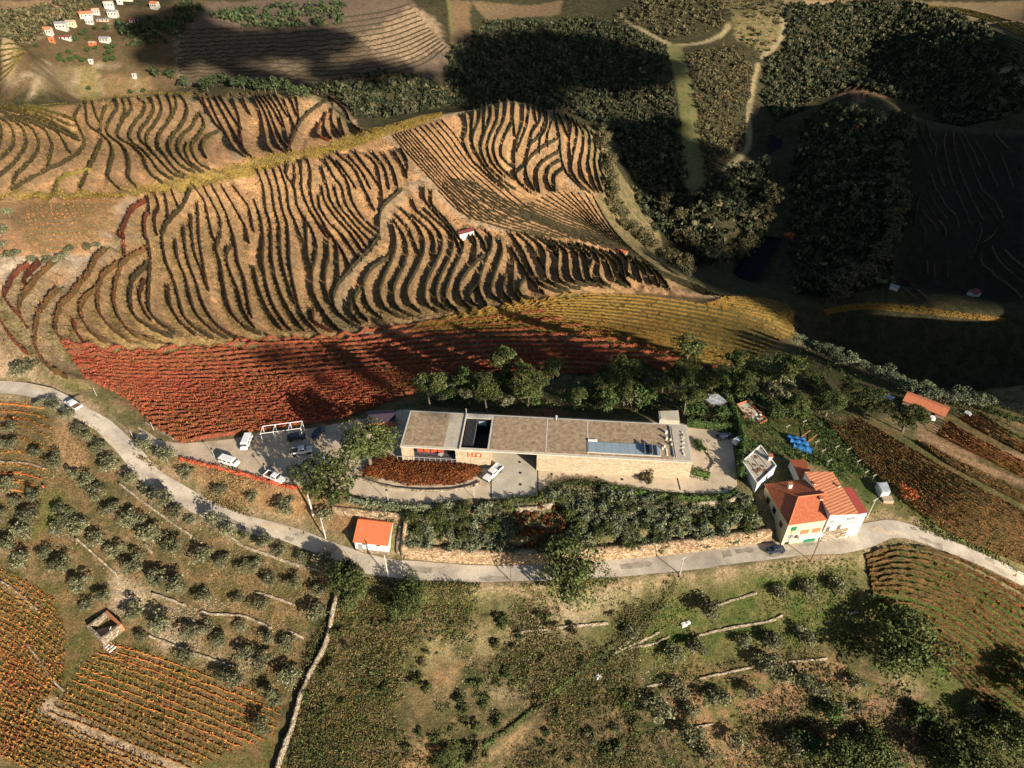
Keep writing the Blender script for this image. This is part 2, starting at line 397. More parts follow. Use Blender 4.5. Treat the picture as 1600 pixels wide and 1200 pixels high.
ROWS['dk'] = q4(1200, 0, '''895,800 930,890 970,980
935,770 960,850 1020,970
985,780 1010,860 1050,920 1040,980
1110,840 1100,900 1120,1020 1160,1170
1155,830 1165,930 1200,1080 1250,1200
1175,820 1240,960 1290,1090 1340,1200
1225,850 1280,950 1330,1060
1290,880 1350,980 1400,1100 1440,1180
1400,800 1430,860 1500,930
1450,960 1490,1060 1530,1180
1060,1060 1100,1170
1020,1100 1050,1200
1540,1070 1600,1140''') + q4(1200, 300, '''960,0 930,100 915,220
1000,0 1050,90 1120,180
980,60 1040,150 1100,230 1110,290
960,130 1030,200 1070,270
1060,0 1110,90 1170,150 1195,240
1175,0 1220,100 1270,230
1250,0 1290,90 1350,180
1300,0 1370,80 1440,190
1345,0 1420,70 1470,170
1320,200 1330,260 1280,390
1450,200 1400,280 1330,330
945,180 980,260 970,330
1395,350 1450,440 1540,530 1600,580
1440,390 1510,470 1600,530
1480,370 1550,440 1600,480
1325,390 1340,450 1420,530 1500,590 1590,670
990,440 1000,530
1035,460 1040,550
1115,460 1120,550
860,550 940,630
930,620 1000,680
860,620 930,680''')
ROWS['hump'] = q4(1200, 0, '''480,550 420,570 415,600 450,650
530,540 480,570 465,600
570,535 520,580 510,630
610,540 560,590 545,620
650,545 600,580 580,620
690,560 640,590 620,610
400,560 350,580 300,600
500,530 560,525 640,540 710,575''')
ROWS['tr'] = loft(['1530,45 1555,50 1605,70', '1545,60 1565,80 1605,112'], [7]) + loft(['1575,122 1605,138', '1560,148 1605,172'], [7])
ROWS['crest'] = loft(['1285,487 1330,478 1400,478 1480,488 1570,500', '1290,492 1340,484 1400,486 1480,494 1560,503'], [3])
ROWS['far'] = loft(['285,48 400,44 500,33 590,22 640,8', '278,90 400,82 500,80 600,70 670,45', '282,128 400,125 500,126 600,118 660,102 698,75'], [6, 7])
ROWS['fl'] = loft(['0,72 20,70 48,76', '0,128 15,115 30,95'], [6]) + loft(['1420,8 1500,14 1605,40', '1480,18 1540,32 1605,62'], [6])
# rows read in two pieces are one row
for a_ in list(ROWS['m1u']):
    e_ = a_[-1]
    if e_[1] < 297: continue
    c_ = [(np.hypot(*(b_[0] - e_)), i) for i, b_ in enumerate(ROWS['m1']) if b_[0, 1] < 306]
    if c_ and min(c_)[0] < 11: i = min(c_)[1]; ROWS['m1'][i] = np.vstack([a_[:-1], ROWS['m1'][i]]); ROWS['m1u'] = [q for q in ROWS['m1u'] if q is not a_]
for k_ in ('m1', 'm2', 'm3', 'ul', 'um'):
    for i, a_ in enumerate(ROWS[k_]):
        d0 = a_[0] - a_[1]; d1 = a_[-1] - a_[-2]; L1 = 7 if k_ != 'm1' else 10
        ROWS[k_][i] = np.vstack([a_[0] + d0 / (np.hypot(*d0) + 1e-6) * 5, a_, a_[-1] + d1 / (np.hypot(*d1) + 1e-6) * L1 * (np.array([1.1, .7]) if d1[0] > 0 else 1)])
# how each planting looks: height, width, leaf size, leaves per metre, material, terrace strength
RK = dict(ul=(2.2, .55, .36, 12, 'v_olive', 1), um=(2.4, .5, .34, 12, 'v_rust', 1), m1=(2.5, .55, .3, 18, 'v_rust', 1), m1u=(2.4, .5, .32, 14, 'v_rust', 1), m2=(2.6, .55, .3, 18, 'v_dark', 1),
    m3=(2.5, .55, .34, 14, 'v_dark', 1), m3d=(1.3, .6, .4, 4, 'v_dark', .45), m2d=(1.3, .6, .4, 4, 'v_dark', .45), red=(1.5, .75, .26, 42, 'v_red', 0), yel=(1.2, .65, .26, 24, 'v_gold', 0), yed=(1.2, .8, .4, 8, 'v_gold', .3),
    rid=(.9, .8, .4, 7, 'v_yel', 0), rid2=(.9, .8, .4, 7, 'v_yel', 0), squ=(.9, .5, .4, 14, 'v_squ', 0), ll1=(1.2, .55, .28, 22, 'v_org', 0), ll2=(1.2, .55, .3, 26, 'v_org', 0), ll0=(1.2, .6, .3, 26, 'v_org', 0),
    ll3=(1.1, .8, .3, 20, 'v_org', 0), rv=(1.4, .6, .26, 24, 'v_rv', 0), ra=(1.1, .55, .28, 17, 'v_brown', 0), rb=(1.3, .5, .32, 9, 'v_brown', 0), dk=(1.4, .8, .5, 5, 'v_tan', .5), hump=(1.4, .9, .6, 5, 'v_rust', .5),
    tr=(1.4, .9, .6, 4, 'v_dark', 0), crest=(1.4, .9, .5, 7, 'v_gold', 0), far=(1.3, .6, .6, 3, 'v_dark', .8), fl=(1.3, 1., .7, 3, 'v_olive', .3))
RW = {}
for k, L in ROWS.items():
    RW[k] = []
    for a in L:
        wl = pxline(a, 1.0, 5)
        j = np.linalg.norm(np.diff(pxline(a, 1.0, 5), axis=0), axis=1)
        q = smooth_line(a, 5); w3 = P(q[:, 0], q[:, 1]); jump = np.linalg.norm(np.diff(w3[:, :2], axis=0), axis=1); cut = np.where(jump > 28)[0]
        parts = np.split(w3[:, :2], cut + 1)
        for c in parts:
            if len(c) >= 2 and np.linalg.norm(np.diff(c, axis=0), axis=1).sum() > 3.5: RW[k].append(smooth_line(c, .9))
# terraces: bench uphill of the row, bank below it
best = np.full(H.shape, 1e9); SG = np.zeros(H.shape); ST = np.zeros(H.shape)
for k, L in RW.items():
    st = RK[k][5]
    if st <= 0: continue
    rad = 5.2 if k != 'far' else 8
    for l in L:
        t = np.gradient(l, axis=0); t /= np.linalg.norm(t, axis=1)[:, None] + 1e-9; nn = np.stack([t[:, 1], -t[:, 0]], -1)
        mid = l[len(l) // 2]; n_ = nn[len(l) // 2]; dn = hz(mid[0] + 6 * n_[0], mid[1] + 6 * n_[1]) - hz(mid[0] - 6 * n_[0], mid[1] - 6 * n_[1])
        if dn > 0: nn = -nn          # normal points downhill
        for i in range(len(l)):
            x, y = l[i]; i0, i1 = np.searchsorted(GX, [x - rad, x + rad]); j0, j1 = np.searchsorted(GY, [y - rad, y + rad])
            dx = XX[j0:j1, i0:i1] - x; dy = YY[j0:j1, i0:i1] - y; d = np.hypot(dx, dy); m = (d < best[j0:j1, i0:i1]) & (d < rad)
            if m.any():
                best[j0:j1, i0:i1][m] = d[m]; SG[j0:j1, i0:i1][m] = (dx * nn[i, 0] + dy * nn[i, 1])[m]; ST[j0:j1, i0:i1][m] = st
TM = best < 8
prof = np.where(SG > 0.3, np.clip(1 - (SG - .3) / 3.6, 0, 1), np.clip(1 + (SG - .3) / 2.4, 0, 1))
H = np.where(TM, H + (prof - .4) * 2.15 * ST, H)
# ---------------------------------------------------------------- materials
MATS = {}
def newmat(name):
    m = bpy.data.materials.new(name); m.use_nodes = True; b = m.node_tree.nodes['Principled BSDF']
    b.inputs['Roughness'].default_value = .9; b.inputs['Specular IOR Level'].default_value = .15; MATS[name] = m; return m, m.node_tree, b
def N(nt, t, **k):
    n = nt.nodes.new(t)
    for a, v in k.items():
        if a in n.inputs: n.inputs[a].default_value = v
        else: setattr(n, a, v)
    return n
def ramp(nt, fac, cols, interp='LINEAR'):
    r = nt.nodes.new('ShaderNodeValToRGB'); r.color_ramp.interpolation = interp; e = r.color_ramp.elements
    while len(e) < len(cols): e.new(.5)
    for i, (p, c) in enumerate(cols): e[i].position = p; e[i].color = (*c, 1)
    nt.links.new(fac, r.inputs[0]); return r.outputs[0]
def mulv(nt, col, fac, lo, hi):
    mr = N(nt, 'ShaderNodeMapRange'); mr.inputs[3].default_value = lo; mr.inputs[4].default_value = hi; nt.links.new(fac, mr.inputs[0])
    mx = N(nt, 'ShaderNodeMix', data_type='RGBA', blend_type='MULTIPLY'); mx.inputs[0].default_value = 1
    nt.links.new(col, mx.inputs[6]); nt.links.new(mr.outputs[0], mx.inputs[7]); return mx.outputs[2]
def leafmat(name, cols, scale=.15, rnd=.5, lo=.35, hi=1.5, objvar=False):
    m, nt, b = newmat(name); g = N(nt, 'ShaderNodeNewGeometry'); no = N(nt, 'ShaderNodeTexNoise'); no.inputs['Scale'].default_value = scale; no.inputs['Detail'].default_value = 3
    nt.links.new(g.outputs['Position'], no.inputs['Vector'])
    mx = N(nt, 'ShaderNodeMix', data_type='FLOAT'); mx.inputs[0].default_value = rnd
    mr = N(nt, 'ShaderNodeMapRange'); mr.inputs[1].default_value = .3; mr.inputs[2].default_value = .7; nt.links.new(no.outputs[0], mr.inputs[0])
    nt.links.new(mr.outputs[0], mx.inputs[2]); nt.links.new(g.outputs['Random Per Island'], mx.inputs[3])
    c = ramp(nt, mx.outputs[0], cols)
    wn = N(nt, 'ShaderNodeTexWhiteNoise', noise_dimensions='1D'); nt.links.new(g.outputs['Random Per Island'], wn.inputs['W'])
    c = mulv(nt, c, wn.outputs[0], lo, hi)
    if objvar:
        oi = N(nt, 'ShaderNodeObjectInfo'); c = mulv(nt, c, oi.outputs['Random'], .7, 1.3)
    nt.links.new(c, b.inputs['Base Color']); b.inputs['Roughness'].default_value = .75; return m
def surf(name, col, var=.25, scale=2., rough=.85, col2=None, bump=0, spec=.2, metal=0, fine=0):
    m, nt, b = newmat(name); g = N(nt, 'ShaderNodeNewGeometry'); no = N(nt, 'ShaderNodeTexNoise'); no.inputs['Scale'].default_value = scale; no.inputs['Detail'].default_value = 6; no.inputs['Roughness'].default_value = .65
    nt.links.new(g.outputs['Position'], no.inputs['Vector'])
    c2 = col2 or tuple(x * (1 - var) for x in col)
    c = ramp(nt, no.outputs[0], [(.35, c2), (.65, tuple(min(1, x * (1 + var * .5)) for x in col))])
    if fine:
        f = N(nt, 'ShaderNodeTexNoise'); f.inputs['Scale'].default_value = fine; f.inputs['Detail'].default_value = 2; nt.links.new(g.outputs['Position'], f.inputs['Vector']); c = mulv(nt, c, f.outputs[0], .6, 1.4)
    nt.links.new(c, b.inputs['Base Color']); b.inputs['Roughness'].default_value = rough; b.inputs['Specular IOR Level'].default_value = spec; b.inputs['Metallic'].default_value = metal
    if bump:
        bp = N(nt, 'ShaderNodeBump'); bp.inputs['Strength'].default_value = bump; bp.inputs['Distance'].default_value = .1; nt.links.new(no.outputs[0], bp.inputs['Height']); nt.links.new(bp.outputs[0], b.inputs['Normal'])
    return m
leafmat('v_olive', [(.2, (.06, .065, .02)), (.5, (.17, .13, .03)), (.8, (.08, .07, .02))], .03)
leafmat('v_rust', [(.15, (.025, .026, .012)), (.5, (.06, .034, .018)), (.85, (.17, .045, .022))], .02)
leafmat('v_dark', [(.2, (.018, .024, .010)), (.6, (.04, .04, .016)), (.9, (.09, .055, .02))], .03)
leafmat('v_red', [(.08, (.10, .09, .025)), (.28, (.32, .16, .04)), (.5, (.52, .115, .06)), (.75, (.40, .06, .04)), (.95, (.16, .04, .02))], .045, .55)
leafmat('v_gold', [(.1, (.06, .07, .02)), (.38, (.26, .18, .03)), (.62, (.42, .22, .04)), (.85, (.38, .10, .03))], .03, .45)
leafmat('v_yel', [(.1, (.10, .11, .02)), (.5, (.33, .23, .04)), (.9, (.38, .19, .04))], .03, .45)
leafmat('v_redrow', [(.2, (.07, .035, .02)), (.5, (.17, .055, .03)), (.8, (.32, .09, .045))], .05)
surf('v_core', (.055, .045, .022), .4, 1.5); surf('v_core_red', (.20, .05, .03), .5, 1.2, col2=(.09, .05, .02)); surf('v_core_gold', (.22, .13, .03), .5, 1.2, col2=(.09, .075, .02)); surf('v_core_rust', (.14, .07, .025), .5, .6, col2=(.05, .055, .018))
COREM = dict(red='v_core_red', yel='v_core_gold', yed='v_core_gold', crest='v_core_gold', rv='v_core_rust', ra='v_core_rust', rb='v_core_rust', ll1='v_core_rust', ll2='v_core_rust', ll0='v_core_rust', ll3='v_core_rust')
leafmat('v_squ', [(.1, (.12, .09, .03)), (.5, (.34, .18, .05)), (.9, (.38, .11, .04))], .1, .6)
leafmat('v_org', [(.1, (.12, .10, .03)), (.4, (.38, .22, .05)), (.7, (.48, .17, .05)), (.95, (.42, .08, .04))], .12, .6)
leafmat('v_rv', [(.25, (.045, .055, .016)), (.5, (.10, .07, .02)), (.7, (.34, .11, .03)), (.95, (.42, .08, .03))], .05, .35)
leafmat('v_brown', [(.12, (.08, .09, .03)), (.42, (.17, .105, .035)), (.7, (.24, .09, .035)), (.95, (.30, .17, .035))], .06, .5)
leafmat('v_tan', [(.2, (.09, .075, .04)), (.8, (.20, .11, .06))], .05)
leafmat('olive_leaf', [(.1, (.07, .078, .038)), (.5, (.14, .145, .077)), (.9, (.23, .23, .135))], .5, .6, objvar=True)
leafmat('cistus_leaf', [(.1, (.07, .09, .045)), (.5, (.13, .15, .085)), (.9, (.22, .25, .15))], .3, .6, objvar=True)
leafmat('oak_leaf', [(.1, (.03, .045, .014)), (.5, (.065, .085, .026)), (.9, (.11, .12, .04))], .4, .6, objvar=True)
leafmat('pine_leaf', [(.1, (.03, .045, .014)), (.5, (.07, .09, .026)), (.9, (.13, .14, .045))], .4, .6, objvar=True)
leafmat('wood_leaf', [(.05, (.018, .028, .014)), (.35, (.04, .052, .026)), (.6, (.072, .08, .04)), (.86, (.15, .125, .07))], .11, .3)
leafmat('wood_brown', [(.05, (.05, .05, .025)), (.35, (.10, .095, .045)), (.7, (.14, .12, .06)), (.95, (.22, .15, .06))], .12, .3)
leafmat('wood_green', [(.05, (.03, .05, .02)), (.5, (.06, .085, .035)), (.9, (.10, .12, .05))], .03, .3)
leafmat('hedge_leaf', [(.1, (.03, .055, .015)), (.5, (.06, .10, .03)), (.9, (.11, .16, .04))], .5, .6)
leafmat('red_leaf', [(.1, (.30, .07, .03)), (.6, (.5, .13, .05)), (.9, (.45, .22, .06))], .5, .6)
leafmat('bed_leaf', [(.1, (.07, .035, .015)), (.5, (.17, .055, .02)), (.85, (.25, .085, .025)), (.97, (.14, .11, .035))], .6, .55)
leafmat('scrub_leaf', [(.05, (.035, .045, .015)), (.35, (.075, .08, .03)), (.6, (.12, .095, .045)), (.85, (.19, .15, .075))], .08, .5)
leafmat('grass_leaf', [(.05, (.055, .085, .02)), (.5, (.10, .135, .03)), (.9, (.20, .20, .06))], .08, .5)
leafmat('dry_leaf', [(.05, (.11, .075, .03)), (.5, (.22, .15, .06)), (.9, (.36, .26, .12))], .1, .5)
surf('bark', (.20, .16, .12), .4, 4)
surf('soil_stone_old', (.36, .29, .20), .5, 1.6, bump=.8, fine=5)
def stonemat(name, cols, sc, gap=.06, bump=.9):
    m, nt, b = newmat(name); g = N(nt, 'ShaderNodeNewGeometry'); no = N(nt, 'ShaderNodeTexNoise'); no.inputs['Scale'].default_value = 3; no.inputs['Detail'].default_value = 4; nt.links.new(g.outputs['Position'], no.inputs['Vector'])
    mp = N(nt, 'ShaderNodeMapping'); mp.inputs['Scale'].default_value = (1, 1, 1.7); nt.links.new(g.outputs['Position'], mp.inputs['Vector'])
    v = N(nt, 'ShaderNodeTexVoronoi'); v.inputs['Scale'].default_value = sc; nt.links.new(mp.outputs[0], v.inputs['Vector']); e = N(nt, 'ShaderNodeTexVoronoi', feature='DISTANCE_TO_EDGE'); e.inputs['Scale'].default_value = sc; nt.links.new(mp.outputs[0], e.inputs['Vector'])
    sp = N(nt, 'ShaderNodeSeparateColor'); nt.links.new(v.outputs['Color'], sp.inputs[0]); c = ramp(nt, sp.outputs[0], cols); c = mulv(nt, c, no.outputs[0], .55, 1.45)
    er = ramp(nt, e.outputs['Distance'], [(0, (.3, .28, .25)), (gap, (1, 1, 1))]); mx = N(nt, 'ShaderNodeMix', data_type='RGBA', blend_type='MULTIPLY'); mx.inputs[0].default_value = 1; nt.links.new(c, mx.inputs[6]); nt.links.new(er, mx.inputs[7]); nt.links.new(mx.outputs[2], b.inputs['Base Color'])
    bp = N(nt, 'ShaderNodeBump'); bp.inputs['Strength'].default_value = bump; bp.inputs['Distance'].default_value = .12; nt.links.new(er, bp.inputs['Height']); nt.links.new(bp.outputs[0], b.inputs['Normal'])
stonemat('wall_stone', [(.1, (.25, .16, .09)), (.5, (.42, .29, .17)), (.9, (.54, .42, .27))], 2.0)
stonemat('soil_stone', [(.1, (.20, .16, .11)), (.5, (.36, .29, .20)), (.9, (.50, .43, .32))], 2.2)
surf('wall_stone_old', (.44, .31, .19), .5, 1.1, bump=.9, fine=5, col2=(.30, .19, .10))
surf('asphalt', (.60, .53, .42), .2, .22, col2=(.40, .35, .28), fine=5)
surf('gravel', (.60, .49, .35), .15, .22, col2=(.38, .30, .21), fine=4)
surf('gravel_pale', (.64, .53, .38), .15, .2, col2=(.46, .37, .26), fine=4)
surf('concrete', (.52, .48, .38), .1, .4, col2=(.45, .41, .32), fine=4)
surf('water', (.005, .007, .012), .2, .05, rough=.6, spec=.03)
# ---------------------------------------------------------------- ground colour
C1 = np.empty((NY, NX, 3)); C2 = np.empty((NY, NX, 3)); C1[:] = (.28, .21, .11); C2[:] = (.15, .14, .06)
def paint(txt, c1, c2, feather=3.0, world=None):
    w_ = world if world is not None else P(*ps(txt).T)
    s, d = sdist(w_, feather + 2); d = d + (vnoise(XX[s], YY[s], .25, 5) - .5) * feather * 1.2
    t = np.clip(.5 - d / feather, 0, 1)[..., None]; C1[s] = C1[s] * (1 - t) + np.array(c1) * t; C2[s] = C2[s] * (1 - t) + np.array(c2) * t
def paintline(txt, width, c1, c2, feather=.8):
    l = pxline(ps(txt), 1.0); s = bbox(l, width + 3); d = seg_dist(XX[s], YY[s], l[::2] if len(l) > 6 else l, False) - width / 2 + (vnoise(XX[s], YY[s], .4, 6) - .5) * .8
    t = np.clip(.5 - d / feather, 0, 1)[..., None]; C1[s] = C1[s] * (1 - t) + np.array(c1) * t; C2[s] = C2[s] * (1 - t) + np.array(c2) * t
TAN = (.58, .335, .165); TAN2 = (.45, .26, .13); PALE = (.50, .38, .25); PALE2 = (.40, .29, .18); ORG = (.46, .24, .11)
far = (YY > 470) | ((XX > 95) & (YY > 260))
C1[far] = (.075, .065, .035); C2[far] = (.045, .045, .022)  # far ground darkened: the valley's deep shade is put into its colour
paint('0,176 120,164 250,150 400,158 510,163 545,205 620,202 700,182 800,165 870,185 920,225 936,330 990,408 1110,463 1000,458 850,462 700,495 520,535 300,545 100,550 0,600', TAN, TAN2, 3)
paint('0,440 0,600 60,600 100,545 90,470 60,410', PALE, PALE2, 4)
paint('0,405 60,408 110,400 160,385 165,390 120,425 85,430 0,450', (.55, .45, .32), (.42, .34, .24), 3)
paint('8,340 45,318 180,316 190,345 165,372 120,385 60,398 30,370', (.40, .25, .13), (.30, .21, .10), 2)
paint('95,545 200,558 300,562 420,552 520,542 640,516 700,500 850,468 900,458 1130,464 1225,474 1245,525 1200,575 700,610 620,645 475,668 285,692 205,640', (.22, .13, .07), (.13, .11, .05), 2)
paint('640,508 760,488 870,466 1000,461 1100,475 1238,490 1245,528 1160,575 1000,560 860,520 700,520', (.24, .17, .06), (.15, .14, .05), 4)
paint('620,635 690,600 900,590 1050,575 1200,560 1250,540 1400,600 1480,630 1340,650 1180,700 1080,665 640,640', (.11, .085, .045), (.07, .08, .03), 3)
paint('770,640 880,640 900,662 830,660', (.24, .10, .045), (.15, .08, .04), 2)
paint('1150,690 1170,640 1250,640 1340,690 1420,790 1350,780 1300,740 1250,720 1170,700', (.14, .13, .05), (.08, .11, .03), 3)
paint('1320,645 1400,670 1605,795 1605,900 1500,850 1420,800 1300,690', (.20, .15, .07), (.13, .14, .05), 3)
paint('1350,790 1420,800 1500,850 1605,900 1605,850 1440,780', (.13, .15, .04), (.11, .12, .04), 3)
paint('1430,690 1480,640 1560,635 1605,670 1605,790 1540,757', (.21, .15, .07), (.13, .11, .05), 2)
for t_, w_ in (('1455,665 1500,690 1605,718', 3.2), ('1440,680 1510,720 1605,757', 2.8), ('1510,640 1560,680 1605,705', 2.6), ('1420,655 1470,690 1520,712', 2.4), ('1575,650 1605,668', 2.)): paintline(t_, w_, (.42, .27, .15), (.36, .23, .13))
# foreground
paint('0,612 100,625 180,690 260,780 420,835 540,875 480,960 440,1200 0,1200', (.22, .15, .075), (.12, .105, .045), 3)
paint('60,770 105,765 110,820 60,830', (.12, .19, .03), (.2, .2, .06), 3)
paint('0,880 90,930 190,1000 420,1080 450,1200 0,1205', (.19, .13, .06), (.12, .11, .04), 4)
paintline('68,1103 110,1128 180,1165 290,1210', 2.4, PALE, PALE2); paintline('0,905 60,955', .8, PALE, PALE2)
paint('180,905 260,925 290,950 240,960 180,950', (.50, .40, .27), (.36, .28, .16), 3)
paint('215,975 310,1000 400,1040 380,1050 260,1010', (.46, .36, .24), (.33, .26, .14), 3)
paint('75,690 110,660 140,735 100,740', (.42, .26, .14), (.36, .25, .12), 3)
paint('200,705 282,718 450,755 545,772 560,800 545,870 420,822 300,780 235,730', (.40, .24, .11), (.27, .16, .08), 2)
paint('460,1000 540,870 620,905 900,915 1000,905 1300,870 1340,870 1380,1000 1420,1205 440,1205', (.13, .10, .05), (.05, .056, .022), 4)
paint('530,915 620,905 760,905 760,960 640,975 540,960', (.085, .12, .03), (.16, .14, .06), 4)
paint('640,1160 660,1100 690,1045 720,1040 700,1090 690,1160 660,1200 630,1200', ORG, (.36, .24, .13), 3)
paint('700,1190 830,1100 900,1040 925,1050 840,1130 740,1205', (.42, .27, .15), (.25, .2, .1), 3)
paint('790,960 880,935 1000,920 960,960 820,1010', (.40, .32, .20), (.26, .22, .12), 4)
paint('900,1000 1000,930 1150,890 1330,868 1345,960 1250,1010 1100,1050 1000,1050', (.075, .10, .028), (.14, .13, .05), 5)
paint('1030,1060 1200,1030 1330,1050 1420,1120 1400,1205 1100,1205', (.28, .17, .09), (.14, .13, .05), 5)
paint('540,1080 700,1060 760,1120 640,1180 520,1170', (.09, .08, .035), (.16, .12, .06), 4); paint('900,1050 990,1065 1000,1180 860,1195 820,1120', (.10, .08, .04), (.17, .12, .06), 4); paint('560,985 700,965 800,975 790,1010 640,1055 560,1040', (.25, .20, .10), (.12, .11, .045), 4); paint('840,1010 930,1000 900,1040 800,1090 740,1090', (.24, .19, .11), (.14, .12, .06), 4)
paint('1345,868 1400,850 1480,860 1610,930 1610,1205 1480,1205 1440,1080 1340,960', (.07, .105, .025), (.10, .10, .035), 3)
paint('1370,1060 1470,1080 1520,1205 1400,1205', (.2, .13, .08), (.13, .12, .05), 4)
# far country
paint('0,0 330,0 300,60 280,140 100,155 0,165', (.15, .10, .055), (.11, .085, .04), 6)
paint('0,0 110,0 75,30 20,50 0,50', (.38, .24, .14), (.28, .19, .1), 4)
paint('0,75 48,75 25,125 0,130', (.42, .31, .19), (.34, .25, .13), 4)
paint('75,100 120,100 112,150 55,150', (.20, .16, .085), (.17, .13, .07), 2)
paint('120,103 150,103 158,150 117,152', (.26, .19, .09), (.18, .16, .06), 2)
paint('155,120 235,120 240,140 200,150 162,150', (.27, .17, .09), (.2, .15, .06), 2)
paint('330,0 640,0 690,40 705,90 690,130 550,130 280,135 275,60', (.17, .12, .085), (.125, .095, .07), 5)
paint('560,60 640,8 680,30 700,80 640,95 590,85', (.40, .29, .18), (.28, .2, .12), 8)
paint('500,70 560,60 590,95 500,100', (.24, .17, .11), (.18, .13, .08), 8)
paint('400,80 470,90 520,120 440,120', (.20, .15, .10), (.15, .11, .07), 8)
paint('700,0 735,0 735,60 705,70', (.24, .15, .08), (.18, .13, .07), 3)
paint('735,0 880,0 875,22 760,30', (.22, .15, .09), (.16, .12, .06), 3)
paint('1130,0 1225,0 1225,60 1200,90 1150,60', (.28, .2, .11), (.14, .14, .05), 4)
paint('1225,0 1330,0 1240,12', (.4, .28, .16), (.3, .2, .1), 4)
paint('1430,0 1605,0 1605,45 1560,40 1500,18', (.3, .21, .12), (.24, .18, .09), 4)
paint('1500,20 1605,45 1605,195 1560,150', (.11, .11, .05), (.16, .13, .07), 4)
paint('1420,205 1605,210 1605,470 1420,460 1410,380', (.04, .035, .022), (.03, .028, .018), 5)  # valley floor painted near black to deepen the shade lying on it
paint('1270,170 1330,140 1385,148 1340,170', (.3, .15, .09), (.2, .12, .07), 4)
for t_, w_, c in (('965,22 1000,45 1052,72', 6, 1), ('1052,72 1100,66 1130,52 1138,38', 6, 1), ('1053,75 1066,120 1075,170 1080,220 1088,290', 15, 0), ('1185,100 1177,130 1170,180 1168,230 1135,265', 5, 1),
    ('1450,45 1520,80 1570,110 1605,135', 5, 1), ('1225,0 1220,60 1190,90', 5, 1), ('700,0 708,60', 3, 0)):
    paintline(t_, w_, (.38, .30, .17) if c else (.22, .19, .08), (.30, .26, .13) if c else (.15, .17, .06), 2)
paintline(' '.join('%d,%d' % tuple(q) for q in ROAD0), 8.5, (.36, .27, .16), (.22, .19, .09), 1.5)
for t_ in ('0,56 40,44 75,30', '120,103 115,152', '75,98 62,125 48,152', '155,118 157,135 160,152', '211,120 218,150', '0,130 30,122 60,118', '170,48 172,32 168,12', '150,100 185,102', '20,70 55,60 70,56', '275,30 278,80 282,130'): paintline(t_, 2.2, (.34, .27, .17), (.26, .20, .12), 1.5)
# tracks over the vine hill
for t_, w_ in (('207,312 190,330 195,350 185,367 165,370', 4), ('230,372 195,372 160,400 125,430 95,455 82,480 70,500 55,530 56,555 66,575 85,600 130,640 155,660', 3.6), ('287,150 320,180 347,212 372,248', 3), ('497,160 470,190 445,225', 2.5),
    ('513,157 545,180 560,203 590,212', 3), ('605,214 625,235 650,265 668,285', 3), ('668,285 700,318 735,345 790,360 830,360', 3), ('668,278 630,300 605,325 598,355 578,385 545,425 530,455 527,490 545,512 560,522', 5), ('860,173 873,215 880,260 895,290 930,320', 3), ('600,212 700,180 800,162', 2.5), ('1130,466 1040,450 985,420', 2.5), ('640,522 545,520 515,490', 2)):
    paintline(t_, w_, (.46, .33, .21), (.38, .27, .17))
# benches carry grass, banks bare earth
gb = np.clip(1 - np.abs(SG + 1.2) / 1.6, 0, 1) * TM * ST; grn = np.clip((530 - np.hypot(XX + 60, YY - 60)) / 300, 0.25, 1)
near_ = np.clip((290 - YY) / 70, .25, 1)
t = (gb * near_)[..., None] * .85; C1 = C1 * (1 - t) + np.array((.16, .15, .05)) * t; C2 = C2 * (1 - t) + np.array((.12, .13, .035)) * t
paint('187,298 300,273 400,248 525,221 625,192 690,176 692,181 600,214 520,240 400,270 300,297 212,306', (.36, .25, .07), (.26, .19, .07), 1.5); paint('0,302 120,302 187,299 205,308 100,312 0,312', (.36, .25, .07), (.26, .19, .07), 1.5)
paintline('962,1003 920,1036 880,1068 840,1100 800,1135 740,1175 690,1205', 2.0, (.06, .055, .025), (.09, .08, .04))
bk = np.clip(1.3 - np.abs(SG - 1.7) / 1.5, 0, 1) * TM * (ST >= .9); t = (np.clip(bk, 0, 1) * .8)[..., None]; C1 = C1 * (1 - t) + np.array((.30, .20, .105)) * t; C2 = C2 * (1 - t) + np.array((.20, .145, .08)) * t
def mk(name, V, F, mat, parent=None, loc=None, smooth=False, attrs=None):
    V = np.asarray(V, float).copy(); F = np.asarray(F)
    me = bpy.data.meshes.new(name)
    if loc is not None: V -= np.asarray(loc, float)
    n, k = F.shape; me.vertices.add(len(V)); me.vertices.foreach_set('co', V.ravel()); me.loops.add(n * k); me.loops.foreach_set('vertex_index', F.ravel().astype(np.int32))
    me.polygons.add(n); me.polygons.foreach_set('loop_start', np.arange(0, n * k, k, dtype=np.int32))
    if smooth: me.polygons.foreach_set('use_smooth', np.ones(n, bool))
    me.update(calc_edges=True)
    if attrs:
        for a, arr in attrs.items():
            at = me.attributes.new(a, 'FLOAT_COLOR', 'POINT'); at.data.foreach_set('color', np.hstack([arr.reshape(-1, 3), np.ones((len(V), 1))]).ravel())
    if mat: me.materials.append(MATS[mat] if isinstance(mat, str) else mat)
    o = bpy.data.objects.new(name, me); COL.objects.link(o)
    if loc is not None: o.location = loc
    if parent: o.parent = parent
    return o
def tag(o, label=None, cat=None, group=None, kind=None):
    for k, v in (('label', label), ('category', cat), ('group', group), ('kind', kind)):
        if v: o[k] = v
    return o
gm, nt, b = newmat('ground_mat'); g = N(nt, 'ShaderNodeNewGeometry')
a1 = N(nt, 'ShaderNodeAttribute', attribute_name='c1'); a2 = N(nt, 'ShaderNodeAttribute', attribute_name='c2')
n1 = N(nt, 'ShaderNodeTexNoise'); n1.inputs['Scale'].default_value = .22; n1.inputs['Detail'].default_value = 7; n1.inputs['Roughness'].default_value = .7
n2 = N(nt, 'ShaderNodeTexNoise'); n2.inputs['Scale'].default_value = 2.6; n2.inputs['Detail'].default_value = 4; n2.inputs['Roughness'].default_value = .75
